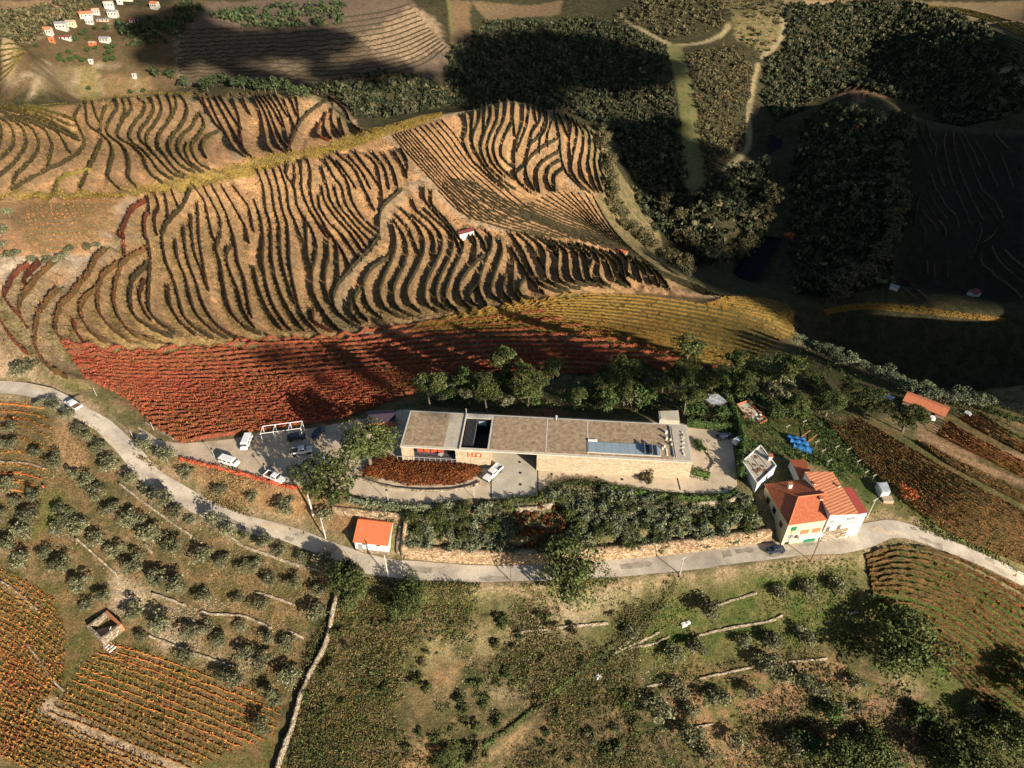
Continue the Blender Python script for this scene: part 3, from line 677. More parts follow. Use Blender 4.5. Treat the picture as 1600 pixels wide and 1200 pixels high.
n3 = N(nt, 'ShaderNodeTexVoronoi'); n3.inputs['Scale'].default_value = 1.1
for n in (n1, n2, n3): nt.links.new(g.outputs['Position'], n.inputs['Vector'])
mr = N(nt, 'ShaderNodeMapRange'); mr.inputs[1].default_value = .45; mr.inputs[2].default_value = .55; nt.links.new(n1.outputs[0], mr.inputs[0])
mx = N(nt, 'ShaderNodeMix', data_type='RGBA'); nt.links.new(mr.outputs[0], mx.inputs[0]); nt.links.new(a1.outputs[0], mx.inputs[6]); nt.links.new(a2.outputs[0], mx.inputs[7])
mrc = N(nt, 'ShaderNodeMapRange'); mrc.inputs[1].default_value = .32; mrc.inputs[2].default_value = .68; nt.links.new(n2.outputs[0], mrc.inputs[0]); c = mulv(nt, mx.outputs[2], mrc.outputs[0], .45, 1.4)
n4 = N(nt, 'ShaderNodeTexNoise'); n4.inputs['Scale'].default_value = .75; n4.inputs['Detail'].default_value = 5; n4.inputs['Roughness'].default_value = .8; nt.links.new(g.outputs['Position'], n4.inputs['Vector']); mr4 = N(nt, 'ShaderNodeMapRange'); mr4.inputs[1].default_value = .35; mr4.inputs[2].default_value = .65; nt.links.new(n4.outputs[0], mr4.inputs[0]); c = mulv(nt, c, mr4.outputs[0], .68, 1.25)
peb = ramp(nt, n3.outputs['Distance'], [(.0, (1.5, 1.45, 1.35)), (.12, (1.5, 1.45, 1.35)), (.2, (1, 1, 1))])
sel = N(nt, 'ShaderNodeMix', data_type='RGBA', blend_type='MULTIPLY'); sel.inputs[0].default_value = .6; nt.links.new(c, sel.inputs[6]); nt.links.new(peb, sel.inputs[7])
nt.links.new(sel.outputs[2], b.inputs['Base Color']); bp = N(nt, 'ShaderNodeBump'); bp.inputs['Strength'].default_value = .8; bp.inputs['Distance'].default_value = .35; nt.links.new(n2.outputs[0], bp.inputs['Height']); nt.links.new(bp.outputs[0], b.inputs['Normal'])
b.inputs['Roughness'].default_value = 1; b.inputs['Specular IOR Level'].default_value = .05
ii = np.arange(NX * NY).reshape(NY, NX)
hg = H.copy()
gz = np.stack([XF, YF, hg.ravel()], -1); FQ = np.stack([ii[:-1, :-1], ii[:-1, 1:], ii[1:, 1:], ii[1:, :-1]], -1).reshape(-1, 4)
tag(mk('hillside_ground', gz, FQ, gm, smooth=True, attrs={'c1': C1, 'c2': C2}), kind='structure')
# ---------------------------------------------------------------- sheets and strips on the ground
def sheet(name, poly, z, mat):
    from mathutils.geometry import tessellate_polygon
    pts = [Vector((p[0], p[1], z)) for p in poly]; tri = tessellate_polygon([pts])
    F = [t if (pts[t[1]] - pts[t[0]]).cross(pts[t[2]] - pts[t[0]]).z > 0 else (t[0], t[2], t[1]) for t in tri]
    return tag(mk(name, [tuple(p) for p in pts], np.array(F), mat), kind='structure')
def strip(name, line, wd, mat, z=None, off=.04):
    t = np.gradient(line[:, :2], axis=0); t /= np.linalg.norm(t, axis=1)[:, None]; n = np.stack([-t[:, 1], t[:, 0]], -1)
    wd = np.broadcast_to(wd, (len(line),)); cols = [-.5, -.17, .17, .5]; V = []
    zz = hz(line[:, 0], line[:, 1]) if z is None else z
    for k, c in enumerate(cols):
        xy = line[:, :2] + n * (wd * c)[:, None]; V.append(np.column_stack([xy, zz + off]))
    V = np.concatenate(V); L = len(line); i = np.arange(L - 1); F = np.concatenate([np.stack([i + k * L, i + (k + 1) * L, i + 1 + (k + 1) * L, i + 1 + k * L][::-1], -1) for k in range(3)])
    return mk(name, V, F, mat, smooth=True)
wr = np.interp(np.arange(len(ROAD)), [0, len(ROAD)], [1, 1]) * 4.3 + 1.2 * np.sin(np.arange(len(ROAD)) * .11) * .2
wr = wr + (vnoise(np.arange(len(ROAD)) * 1., np.zeros(len(ROAD)), .35, 31) - .5) * .7
wr = wr * (1 + .45 * np.exp(-((ROAD[:, 0] - P1(1335, 845)[0]) / 9) ** 2))
tag(strip('road', ROAD, wr, 'asphalt', ROADZ), kind='structure')
sheet('car_park', PARK, .02, 'gravel'); 
YI = [p for p in YARD]; sheet('winery_yard', YI, .026, 'gravel_pale')
# ---------------------------------------------------------------- leafy geometry
def quads(C, size, nrm=None, rng=RNG, flat=.0, asp=.75):
    n = len(C); a = rng.normal(size=(n, 3)); 
    if nrm is not None: a = a * .55 + nrm
    a /= np.linalg.norm(a, axis=1)[:, None]; r = rng.normal(size=(n, 3)); t = np.cross(a, r); t /= np.linalg.norm(t, axis=1)[:, None] + 1e-9; s = np.cross(a, t)
    sz = (size * (0.6 + .8 * rng.random(n)))[:, None] * .5; t = t * sz; s = s * sz * asp
    V = np.stack([C - t - s * .4, C + t * .2 - s, C + t + s * .3, C - t * .1 + s], 1).reshape(-1, 3); return V, np.arange(4 * n).reshape(n, 4)
def join(parts):
    V, F, o = [], [], 0
    for v, f in parts: V.append(v); F.append(f + o); o += len(v)
    return np.concatenate(V), np.concatenate(F)
CORE = {'n': None}
def row_mesh(l, hgt, wid, leaf, den, gap=0.0, k_=''):
    L = np.linalg.norm(np.diff(l, axis=0), axis=1).sum(); n = max(6, int(L * den)); s = RNG.random(n) * (len(l) - 1); i = s.astype(int); f = s - i
    xy = l[i] * (1 - f[:, None]) + l[np.minimum(i + 1, len(l) - 1)] * f[:, None]
    th = RNG.random(n) * math.pi; rr = np.sqrt(RNG.random(n)); t = np.gradient(l, axis=0); t /= np.linalg.norm(t, axis=1)[:, None] + 1e-9; nn = np.stack([t[:, 1], -t[:, 0]], -1)[i]
    off = np.cos(th) * rr * wid * .72; hh = .22 * hgt + np.sin(th) * rr * hgt * (.75 + .2 * np.sin(s * 1.7))
    if gap: keep = np.mod(s * .9 / 1.35 + l[0, 0], 1) < .5; 
    else: keep = np.ones(n, bool)
    C = np.column_stack([xy + nn * off[:, None], hz(xy[:, 0], xy[:, 1]) + hh]); nr = np.column_stack([nn * (off / wid)[:, None] * 2, np.full(n, .5)])
    V, F = quads(C[keep], leaf, nr[keep])
    # continuous core of canes and leaves
    m = len(l); l = l + RNG.normal(size=l.shape) * .09; jt = .92 + .55 * (RNG.random(m) - .5); z = hz(l[:, 0], l[:, 1]); tn = np.stack([t[:, 1], -t[:, 0]], -1); w2 = wid * .26
    c = [np.column_stack([l + tn * w2, z - .1]), np.column_stack([l + tn * w2 * jt[:, None], z + hgt * .6 * jt]), np.column_stack([l + tn * 0, z + hgt * .78 * jt]), np.column_stack([l - tn * w2 * jt[:, None], z + hgt * .65 * jt]), np.column_stack([l - tn * w2, z - .1])]
    CV = np.concatenate(c); k = np.arange(m - 1); k = k[RNG.random(m - 1) > .05] if m > 12 else k; CF = np.concatenate([np.stack([k + a * m, k + 1 + a * m, k + 1 + (a + 1) * m, k + (a + 1) * m], -1) for a in range(4)])
    if k_ in ('rid', 'rid2'): return V, F
    if gap: CV = np.concatenate([np.column_stack([l, z - .05]), np.column_stack([l, z + hgt * .35])]); CF = np.stack([k, k + 1, k + 1 + m, k + m], -1) if False else np.stack([np.arange(m - 1), np.arange(1, m), np.arange(1, m) + m, np.arange(m - 1) + m], -1)
    if gap: return join([(V, F), (CV, CF)]) if k_ not in ('rid', 'rid2', 'squ') else (V, F)
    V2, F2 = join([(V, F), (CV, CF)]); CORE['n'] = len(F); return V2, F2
RL = dict(ul=('yellow-leaved vine row curving along an earth terrace on the upper left hill', 'vine rows on the upper left hill'), um=('dark vine row on the pinkish terraces between the dirt path and the far knoll', 'vine rows between path and knoll'),
  m1=('tall winding vine row on a tan terrace of the big left slope above the red vineyard', 'vine rows on the big left slope'), m1u=('short dark vine row just under the yellow ridge', 'vine rows under the yellow ridge'),
  m2=('wavy dark green vine row on the terraces right of the wide dirt track', 'vine rows right of the wide dirt track'), m3=('dark vine row winding down the rounded hill above the river', 'vine rows on the rounded hill'),
  m3d=('thin close-set vine row fanning across the steep flank of the rounded hill', 'close-set vine rows on the flank'), m2d=('thin dense vine row beside the small shed with the dark red roof', 'dense vine rows by the shed'),
  red=('red and orange autumn vine row running across the slope above the car park', 'red vine rows above the car park'), yel=('golden vine row sweeping across the hollow behind the winery trees', 'golden vine rows in the hollow'), yed=('orange vine row on the spur that drops to the river', 'vine rows on the spur'),
  rid=('bright yellow vine row running along the ridge crest', 'yellow vine rows on the ridge'), rid2=('yellow vine row edging the top of the left hill', 'yellow vine rows edging the hill'), squ=('low orange vine row in the small square plot at the left edge', 'vine rows in the small square plot'),
  ll1=('row of separate orange and yellow vines below the roofless stone hut', 'vine rows below the stone hut'), ll2=('row of orange vines below the pale path in the lower left corner', 'vine rows below the pale path'), ll0=('dense row of orange and yellow vines at the lower left edge', 'vine rows at the lower left edge'), ll3=('yellow and red vine row among olive trees below the road', 'vine rows among the olives'),
  rv=('curved vine row with green grass strips in the field at the lower right', 'curved vine rows at the lower right'), ra=('brown and rusty vine row on the slope right of the red-roofed house', 'rusty vine rows on the right slope'), rb=('low vine row between tan tracks at the right edge', 'vine rows between tan tracks'),
  dk=('thin vine row on the shaded hillside across the valley', 'vine rows on the shaded hillside'), hump=('reddish vine row on the top of the wooded knoll', 'vine rows on the wooded knoll'), tr=('vine row in the top right corner beyond the forest', 'vine rows beyond the forest'),
  crest=('sunlit golden vine row along the narrow crest in the dark valley', 'vine rows on the dark valley crest'), far=('low brown terrace row on the far hillside under cloud shadow', 'terrace rows on the far hillside'), fl=('far vine row near the corner of the far country', 'far corner vine rows'))
def upx(l): q = l.mean(0); z = float(hz(*q)) - CAM_H; return 800 + FPX * q[0] / (q[1] * CP - z * SP)
RLEN = []
for k, L in RW.items():
    for l in L: RLEN.append((np.linalg.norm(np.diff(l, axis=0), axis=1).sum() * 1 / (np.linalg.norm(l.mean(0))), k, l))
RLEN.sort(key=lambda q: -q[0]); stuff = {}
print('rows', len(RLEN))
for r, (_, k, l) in enumerate(RLEN):
    hgt, wid, leaf, den, mat, _s = RK[k]
    CORE['n'] = None; V, F = row_mesh(l, hgt, wid, leaf, den, 2.2 if k in ('ll1', 'll2', 'll0', 'll3', 'squ') else 0, k)
    if len(V) == 0: continue
    if k == 'm1' and upx(l) < 215: mat = 'v_redrow'
    if r < 300 and k not in ('rid', 'rid2', 'squ'):
        o = tag(mk('vine_row', V, F, mat, loc=(l[0, 0], l[0, 1], float(hz(*l[0])))), RL[k][0], 'vine row', RL[k][1])
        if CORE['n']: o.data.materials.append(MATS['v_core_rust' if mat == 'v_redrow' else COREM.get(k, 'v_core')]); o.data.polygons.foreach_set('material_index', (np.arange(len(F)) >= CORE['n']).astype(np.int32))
    else:
        if CORE['n'] and k in ('ll0', 'll1', 'll2', 'll3', 'squ'): F = F[:CORE['n']]; V = V[:4 * CORE['n']]
        stuff.setdefault(mat, []).append((V, F))
for mat, parts in stuff.items():
    V, F = join(parts); tag(mk('vine_rows_far', V, F, mat), 'smaller vine rows covering the slopes between the longer ones', 'vines', kind='stuff')
# ---------------------------------------------------------------- trees
def crown(n_lobe, per, leaf, rx, rz, seed, zc=0., lr=.45, core=True):
    g = np.random.default_rng(seed); L = g.normal(size=(n_lobe, 3)); L /= np.linalg.norm(L, axis=1)[:, None]; L *= (.35 + .55 * g.random(n_lobe))[:, None]; L[:, 2] = L[:, 2] * .8
    L[: n_lobe // 3] *= 1.22
    rad = lr * (.7 + .6 * g.random(n_lobe)); C, Nn = [], []
    for c, r in zip(L, rad):
        d = g.normal(size=(per, 3)); d[:, 2] = np.abs(d[:, 2]) * .9 - .25 * g.random(per); d /= np.linalg.norm(d, axis=1)[:, None]
        C.append(c + d * (r * (.75 + .35 * g.random(per)))[:, None]); Nn.append(d)
    C = np.concatenate(C) * np.array([rx, rx, rz]) + np.array([0, 0, zc]); V, F = quads(C, leaf, np.concatenate(Nn), g)
    return V, F
def limb(p, q, r0, r1, k=6):
    p, q = Vector(p), Vector(q); d = (q - p).normalized(); a = d.orthogonal().normalized(); b_ = d.cross(a); V, F = [], []
    for c, r in ((p, r0), (q, r1)):
        for i in range(k): t = 2 * math.pi * i / k; V.append(c + (a * math.cos(t) + b_ * math.sin(t)) * r)
    for i in range(k): F.append((i, (i + 1) % k, k + (i + 1) % k, k + i))
    return np.array([tuple(v) for v in V]), np.array(F)
def trunk_mesh(h, r, rx, seed, n=5, lean=.15):
    g = random.Random(seed); top = (g.uniform(-lean, lean) * h, g.uniform(-lean, lean) * h, h); parts = [limb((0, 0, -.5), top, r, r * .7)]
    for i in range(n):
        a = 2 * math.pi * i / n + g.uniform(-.4, .4); parts.append(limb(top, (top[0] + math.cos(a) * rx * .6, top[1] + math.sin(a) * rx * .6, h + rx * g.uniform(.3, .8)), r * .5, r * .15, 5))
    return join(parts)
TREE = {}
def proto(kind, mat, variants, **k):
    out = []
    for s in range(variants):
        V, F = crown(k['lobes'], k['per'], k['leaf'], k['rx'], k['rz'], 100 + s * 7 + len(TREE) * 31, k['zc'], k.get('lr', .45))
        tv, tf = trunk_mesh(k['th'], k['tr'], k['rx'], s + 5)
        out.append((V, F, tv, tf))
    TREE[kind] = dict(mat=mat, v=out, me=[None] * variants)
proto('olive', 'olive_leaf', 6, lobes=15, per=46, leaf=.34, rx=2.0, rz=1.5, zc=2.5, th=1.3, tr=.22)
proto('oak', 'oak_leaf', 3, lobes=34, per=150, leaf=.36, rx=4.6, rz=3.8, zc=5.6, th=2.6, tr=.4, lr=.3)
proto('pine', 'pine_leaf', 4, lobes=22, per=110, leaf=.36, rx=3.0, rz=2.1, zc=6.3, th=5., tr=.22, lr=.36)
proto('riverside', 'wood_brown', 4, lobes=20, per=40, leaf=1.0, rx=5.4, rz=5.0, zc=6.5, th=3, tr=.3, lr=.36)
proto('greenfar', 'wood_green', 3, lobes=16, per=34, leaf=1.0, rx=4.0, rz=4.4, zc=5.2, th=2.5, tr=.3, lr=.4)
proto('red', 'red_leaf', 1, lobes=14, per=40, leaf=.7, rx=3.6, rz=3.6, zc=4.5, th=2.5, tr=.25, lr=.4)
proto('bush', 'scrub_leaf', 4, lobes=7, per=36, leaf=.26, rx=.9, rz=.8, zc=.5, th=.3, tr=.05)
proto('shrub', 'cistus_leaf', 4, lobes=10, per=60, leaf=.36, rx=1.7, rz=1.3, zc=1.0, th=.6, tr=.07)
proto('dark', 'hedge_leaf', 3, lobes=14, per=60, leaf=.4, rx=2.2, rz=1.9, zc=2.0, th=1.2, tr=.12)
def tree(name, kind, x, y, sc, label, cat, group=None, sz=None, mat=None, z=None):
    T = TREE[kind]; k = random.randrange(len(T['v'])); key = (k, mat or T['mat']); T.setdefault('cache', {})
    z = float(hz(x, y)) if z is None else z
    e = bpy.data.objects.new(name, None); COL.objects.link(e); e.empty_display_size = .5; e.location = (x, y, z); e.rotation_euler = (0, 0, random.uniform(0, 6.28)); s = sc; e.scale = (s * random.uniform(.9, 1.1), s * random.uniform(.9, 1.1), sz or s * random.uniform(.88, 1.1))
    tag(e, label, cat, group)
    if key not in T['cache']:
        V, F, tv, tf = T['v'][k]; c = mk('crown', V, F, key[1], e); t_ = mk('trunk', tv, tf, 'bark', e); T['cache'][key] = (c, t_)
    else:
        for o in T['cache'][key]:
            c = o.copy(); COL.objects.link(c); c.parent = e
    return e
# olive trees of the terraces (crown centres in the photograph, diameter)
def otrees(txt, oy, ox, k, label, group, base=29., lab2=None):
    for s in txt.split():
        a = [float(c) for c in s.split(',')]; u, v = ox + a[0] * k, oy + a[1] * k; sc = a[2] if len(a) > 2 else 1
        p = P1(u, v + 9 * sc); tree('olive_tree', 'olive', p[0], p[1], sc * random.uniform(.8, 1.16), label, 'olive tree', group)
otrees('260,120,.8 350,135,1 440,200,.9 520,300,.8 570,330,1 640,400,1 700,510,1.1 830,600,.9 935,660,.9 1045,735,1.1 1110,815,.95 1200,860,.6 1350,870,1 1440,920,.9 1540,940,.8', 600, 0, .25, 'grey-green olive tree in the line just below the road bend', 'olive trees lining the road')
otrees('915,385,1.1 1050,450,1.2 1180,560,1 1385,665,1 1580,710,1 1800,770,1.05 2040,820,.9', 600, 0, .25, 'round olive tree on the orange grass bank between road and car park', 'olive trees on the grass bank')
otrees('85,280,.8 85,390,.9 250,425,1.15 365,500,1.2 470,575,.9 560,610,1 625,700,1 715,790,1 845,850,1.1 960,950,1.2 1100,1020,1 1270,1080,1 1400,1110,1 1540,1140,1 15,375,.8 65,650,1.1 215,700,1.1 200,830,1.1 385,790,1 430,830,1 500,890,1.3 370,930,.8 190,920,1.2 60,1010,1.2 160,1110,1.2 290,1050,1 400,1140,1.2 620,980,1 740,1040,1 860,1130,1.2 980,1190,1 115,740,.7 10,830,.8', 600, 0, .25, 'olive tree on the stony terraces left of the field wall', 'olive trees on the stony terraces')
otrees('530,50,1 660,130,.95 560,175,.9 850,225,1.05 990,20,1 1130,60,1.1 1280,125,1.1 1490,140,.9 1050,310,1.1 1210,350,1 1300,310,1 1385,410,1 1520,310,.8 1550,480,.9 1180,510,1 900,385,.6 1400,610,1 1500,650,1.1 1700,720,1', 900, 0, .25, 'dark olive tree above the lower left vineyard', 'olive trees above the lower vineyard')
otrees('40,180,1 100,20,1 250,50,.9 400,90,.9 380,235,1 90,380,.8 210,420,.8 60,530,1.1 230,620,1.1 130,780,.9 50,920,1.2 1150,40,.1', 900, 400, .25, 'olive tree growing beside the long stone wall', 'olive trees beside the long stone wall')
otrees('60,990,1 150,1060,.8 300,1090,.7 430,1100,1 560,1150,.9 0,1130,.9', 600, 400, .25, 'small olive tree under the road near the white house', 'olives under the road')
otrees('1230,220,1.2 740,340,.9 1010,490,1.3 1130,440,1.2 1430,410,1 1590,400,1.1 1560,560,1.2 1030,700,1.2 1110,830,1 1270,770,1.3 1500,730,1 900,840,1.3 1110,980,1.3 1370,1030,1.3 1200,1110,1.1 480,1010,.8 650,960,.6 660,1080,.7 1090,860,.8', 900, 800, .25, 'olive tree with long shadow on the green slope below the road', 'olive trees on the green slope')
otrees('60,100,1 240,80,1 420,80,1.3 200,380,1 60,620,1.2 190,640,1.1 300,700,1 520,670,.9 400,810,1.1 560,810,.8 170,1040,1.4 560,1000,.8 30,420,.9 1120,980,1 1240,840,1.1 1420,1020,1.1 1040,920,.9', 900, 1200, .25, 'olive tree on the brown earth at the lower right', 'olive trees at the lower right')
otrees('0,180,1 30,250,1 20,330,1 100,390,1.2 220,415,.9 320,425,1 410,420,.9 450,350,.9 570,345,.9 620,325,.8 60,120,1.1 0,410,1', 300, 0, .25, 'olive tree edging the small square vineyard at the left', 'olive trees by the square vineyard')
tree('olive_tree', 'olive', *P1(42, 588)[:2], 1.4, 'single olive tree by the junction of track and road at the left edge', 'olive tree')
# named big trees
for u, v, s, lab in ((580, 728, 1.3, 'large dark round oak tree beside the left end of the winery'), (520, 784, 1.45, 'large grey-green oak tree at the end of the car park'), (884, 915, 1.45, 'big dark evergreen oak overhanging the road edge'),
    (555, 928, 1.15, 'dark oak tree below the road beside the white house'), (645, 950, 1.05, 'dark green tree on the grass slope below the road'), (1390, 1030, 1.75, 'huge dark tree standing beside the curved vineyard'), (700, 1180, .45, 'low dark thicket tree at the bottom edge')):
    p = P1(u, v + (4 if v < 900 else 12)); tree('oak_tree', 'oak', p[0], p[1], s, lab, 'tree')
for u, v, s, lab in ((673, 632, 1.15, 'tall pine tree with bare trunk behind the left end of the winery roof'), (762, 640, .95, 'pine tree right behind the winery courtyard'), (824, 632, .8, 'small pine with a pale trunk behind the winery'), (900, 628, .6, 'left one of the two slim pines behind the middle of the winery'), (940, 622, .6, 'right one of the two slim pines behind the middle of the winery'),
    (1070, 578, 1.35, 'tallest pine tree rising above the golden vineyard'), (1142, 588, 1.0, 'bushy pine right of the tallest pine'), (1215, 610, 1.5, 'broad pale green pine at the edge of the valley'), (1110, 610, .9, 'pine in front of the tallest pine'), (1060, 612, .9, 'low spreading pine left of the pale metal roof'), (1160, 625, .9, 'pine above the ruined hut')):
    p = P1(u, v + 6); tree('pine_tree', 'pine', p[0], p[1], s * 1.1, lab, 'pine tree')
for u, v, s, lab in ((1290, 640, 1.2, 'dark oak crown in the wood above the red-roofed house'), (1350, 640, 1.25, 'dark oak crown just left of the long orange-roofed barn'), (1410, 665, 1.3, 'large oak below the long orange-roofed barn'), (1240, 640, .9, 'oak in the wood behind the blue tarpaulin'), (1320, 610, .9, 'oak on the valley edge above the dark wood')):
    p = P1(u, v + 10); tree('oak_tree', 'oak', p[0], p[1], s * .8, lab, 'tree')
G_ = 'trees in the wood behind the winery'
for i in range(95):
    u = random.uniform(690, 1290); v = 655 - abs(u - 640) * .02 - random.uniform(10, 55) if u < 1060 else random.uniform(598, 655)
    p = P1(u, v)
    if inside(np.array([p[0]]), np.array([p[1]]), [tuple(q[:2]) for q in YARD])[0]: continue
    tree('wood_tree', random.choice(['dark', 'pine', 'dark', 'olive']), p[0], p[1], random.uniform(.6, 1.4), 'small dark tree in the wood between the winery and the golden vineyard', 'tree', G_)
for i in range(40):      # silvery olives along the edge of the drop
    t = i / 39; u = 1245 + t * 290; v = 535 + t * 100 + random.uniform(-12, 12) + 6 * math.sin(t * 3); p = P1(u, v + 8); tree('olive_tree', 'olive', p[0], p[1], random.uniform(.9, 1.35), 'silvery olive tree in the belt along the edge of the dark valley', 'olive tree', 'olive trees along the valley edge', mat='cistus_leaf')
for i in range(8):
    t = i / 7; p = P1(1535 + t * 70, 640 + t * 25); tree('small_tree', 'dark', p[0], p[1], .5, 'low shrub on the rim of the dark valley at the right edge', 'shrub', 'shrubs on the valley rim')
for u, v, s in ((1295, 1120, .8), (1360, 1170, 1), (1440, 1130, .9), (1500, 1180, 1), (1250, 1170, .9), (1560, 1120, .8)):
    p = P1(u, v); tree('dark_tree', 'dark', p[0], p[1], s * 1.4, 'dark bushy tree in the thicket at the lower right corner', 'tree', 'thicket trees in the corner')
for u, v, s in ((1290, 1200, 1.1), (1480, 1215, 1.3), (1560, 1165, 1.1), (1600, 1090, 1.0), (1345, 1215, 1.2)):
    p = P1(u, v); tree('oak_tree', 'oak', p[0], p[1], s, 'dark oak at the very bottom right of the picture', 'tree', 'oaks at the bottom right')
for x, y, s in ((62, 38, 2.), (72, 46, 1.8), (84, 40, 2.), (55, 30, 1.7), (95, 52, 1.6), (74, 30, 2.2)):
    tree('oak_tree', 'oak', x, y, s * .8, 'tall oak beyond the lower right corner', 'tree', 'oaks beyond the corner')
# garden slope of silvery shrubs between yard and road
GPOLY = [tuple(q[:2]) for q in P(*ps('560,782 640,792 712,786 780,782 850,762 905,757 960,762 1030,774 1100,778 1150,778 1185,800 1200,835 1120,850 1000,858 880,862 760,862 700,860 640,850 640,800').T)]
gx0, gx1 = min(p[0] for p in GPOLY), max(p[0] for p in GPOLY); gy0, gy1 = min(p[1] for p in GPOLY), max(p[1] for p in GPOLY); pr = []
while len(pr) < 215:
    x, y = random.uniform(gx0, gx1), random.uniform(gy0, gy1)
    if inside(np.array([x]), np.array([y]), GPOLY)[0] and seg_dist(np.array([x]), np.array([y]), YARD)[0] > 2.2 and all((x - a) ** 2 + (y - b_) ** 2 > 1.6 for a, b_ in pr): pr.append((x, y))
RB = [tuple(q[:2]) for q in P(*ps('805,800 880,792 890,815 870,850 810,860').T)]
for x, y in pr:
    if inside(np.array([x]), np.array([y]), RB)[0]: tree('garden_shrub', 'bush', x, y, random.uniform(.9, 1.25), 'red-brown shrub in the rusty patch in the middle of the garden slope', 'shrub', 'rusty shrubs on the garden slope', mat='bed_leaf')
    elif random.random() < .62: tree('garden_shrub', 'shrub', x, y, random.uniform(.7, 1.15), 'silvery grey-green shrub on the garden slope between winery yard and road', 'shrub', 'silvery shrubs on the garden slope')
    else: tree('garden_shrub', random.choice(['dark', 'bush']), x, y, random.uniform(.5, .8), 'dark green shrub on the garden slope between winery yard and road', 'shrub', 'dark shrubs on the garden slope', mat='oak_leaf')
for i in range(70):
    u = random.uniform(470, 990); v = random.uniform(960, 1195)
    if v > 1205 - (u - 440) * .0 and False: continue
    p = P1(u, v); tree('wild_shrub', 'bush', p[0], p[1], random.uniform(.8, 1.7), 'dark wild shrub on the rough scrub slope below the road', 'shrub', 'wild shrubs on the scrub slope', mat='oak_leaf' if random.random() < .6 else 'scrub_leaf')
# riverbank and knoll trees
def treeline(txt, n, spread, kind, s0, s1, label, group, name='riverside_tree', mat=None):
    l = smooth_line(ps(txt), 2)
    for i in range(n):
        u, v = l[int((i + .5) / n * (len(l) - 1))]; p = P1(u + random.uniform(-spread, spread), v + random.uniform(-spread, spread)); tree(name, kind, p[0], p[1], random.uniform(s0, s1), label, 'tree', group, mat=mat)
treeline('938,205 944,250 954,300 972,345 1000,380 1040,410 1080,435', 34, 5, 'riverside', .6, .95, 'pale bushy tree on the riverbank at the foot of the rounded hill', 'trees on the near riverbank')
treeline('1030,300 1060,360 1100,400 1150,400 1190,350 1205,300', 30, 12, 'riverside', .6, 1.0, 'bushy tree on the tongue of land between the river bends', 'trees between the river bends')
treeline('1420,215 1390,260 1400,320 1390,370 1370,410 1330,445 1290,470', 30, 10, 'riverside', .7, 1.1, 'tall tree in the strip between dark valley and shaded vineyard', 'trees in the strip by the shaded vineyard')
treeline('320,140 360,135 400,140 440,150 480,160', 16, 4, 'greenfar', .8, 1.2, 'fluffy green tree behind the crest of the upper left hill', 'trees behind the upper left crest', 'green_tree')
treeline('1300,170 1350,185 1400,195 1430,215', 14, 10, 'greenfar', .6, .9, 'round tree on the crest of the wooded knoll', 'trees on the knoll crest', 'green_tree')
for u, v, s, lab in ((1335, 207, .9, 'orange-red autumn tree on the shaded side of the knoll'), (1230, 378, 1.0, 'bright orange autumn tree by the dark river bend'), (1316, 350, .6, 'small red autumn tree right of the bright orange one')):
    p = P1(u, v); tree('autumn_tree', 'red', p[0], p[1], s, lab, 'tree')
p = P1(1415, 780); tree('autumn_tree', 'red', p[0], p[1], .55, 'small crimson tree right of the metal shed', 'tree')
# woods that read as one mass
def wood(name, txt, n, mat, leaf, r0, r1, label, per=40, thin=None):
    poly = [tuple(q[:2]) for q in P(*ps(txt).T)]; x0, x1 = min(p[0] for p in poly), max(p[0] for p in poly); y0, y1 = min(p[1] for p in poly), max(p[1] for p in poly)
    tp = []
    for s in range(4):
        V, F = crown(9, per // 9, leaf, 1, 1, 900 + s, .6, .5); tp.append(V)
    X = RNG.uniform(x0, x1, n * 6); Y = RNG.uniform(y0, y1, n * 6); m = inside(X, Y, poly); X, Y = X[m][:n], Y[m][:n]; Z = hz(X, Y); out = []
    for i in range(len(X)):
        r = r0 + (r1 - r0) * RNG.random() ** 1.8 * 1.25; V = tp[i % 4] * np.array([r, r, r * RNG.uniform(.9, 1.3)]); a = RNG.random() * 6.28; ca, sa = math.cos(a), math.sin(a)
        out.append(np.column_stack([V[:, 0] * ca - V[:, 1] * sa + X[i], V[:, 0] * sa + V[:, 1] * ca + Y[i], V[:, 2] + Z[i] - .1]))
    V = np.concatenate(out); return tag(mk(name, V, np.arange(len(V)).reshape(-1, 4), mat), label, 'forest', kind='stuff')
wood('forest', '712,75 760,35 900,30 960,35 1040,80 1048,120 1056,170 1064,220 1072,290 1074,380 1010,350 975,250 960,210 880,170 700,165 640,180 560,185 520,150 430,135 520,133 690,135', 3600, 'wood_leaf', .68, 1.5, 3.2, 'dense dark woodland filling the gorge beside the rounded hill')
wood('forest', '1068,88 1150,75 1176,110 1160,235 1100,290 1092,180', 900, 'wood_brown', .6, 1.2, 2.5, 'brownish scrub wood on the slope between the two tracks')
wood('forest', '1225,12 1330,3 1440,10 1500,25 1560,80 1600,160 1560,190 1430,165 1385,150 1330,135 1270,160 1215,190 1190,150 1195,100 1228,70', 3000, 'wood_leaf', .7, 1.6, 3.6, 'dense woodland on the far slope at the upper right')
wood('forest', '1085,300 1200,250 1205,350 1180,400 1100,420 1070,360', 260, 'wood_leaf', .62, 2.4, 4.2, 'riverside woodland on the tongue of land')
wood('forest', '1260,185 1420,190 1415,330 1390,450 1250,470 1230,380 1240,240', 700, 'wood_leaf', .62, 2.4, 4.4, 'shaded woodland on the knoll in the dark valley')
wood('forest', '0,25 70,10 120,0 145,5 70,55 30,68 0,75', 300, 'wood_brown', .62, 2., 3.4, 'scrubby wood left of the far village')
wood('forest', '180,40 300,0 325,20 300,40 270,70 200,75', 150, 'wood_green', .62, 1.6, 3., 'groves of dark trees right of the far village')
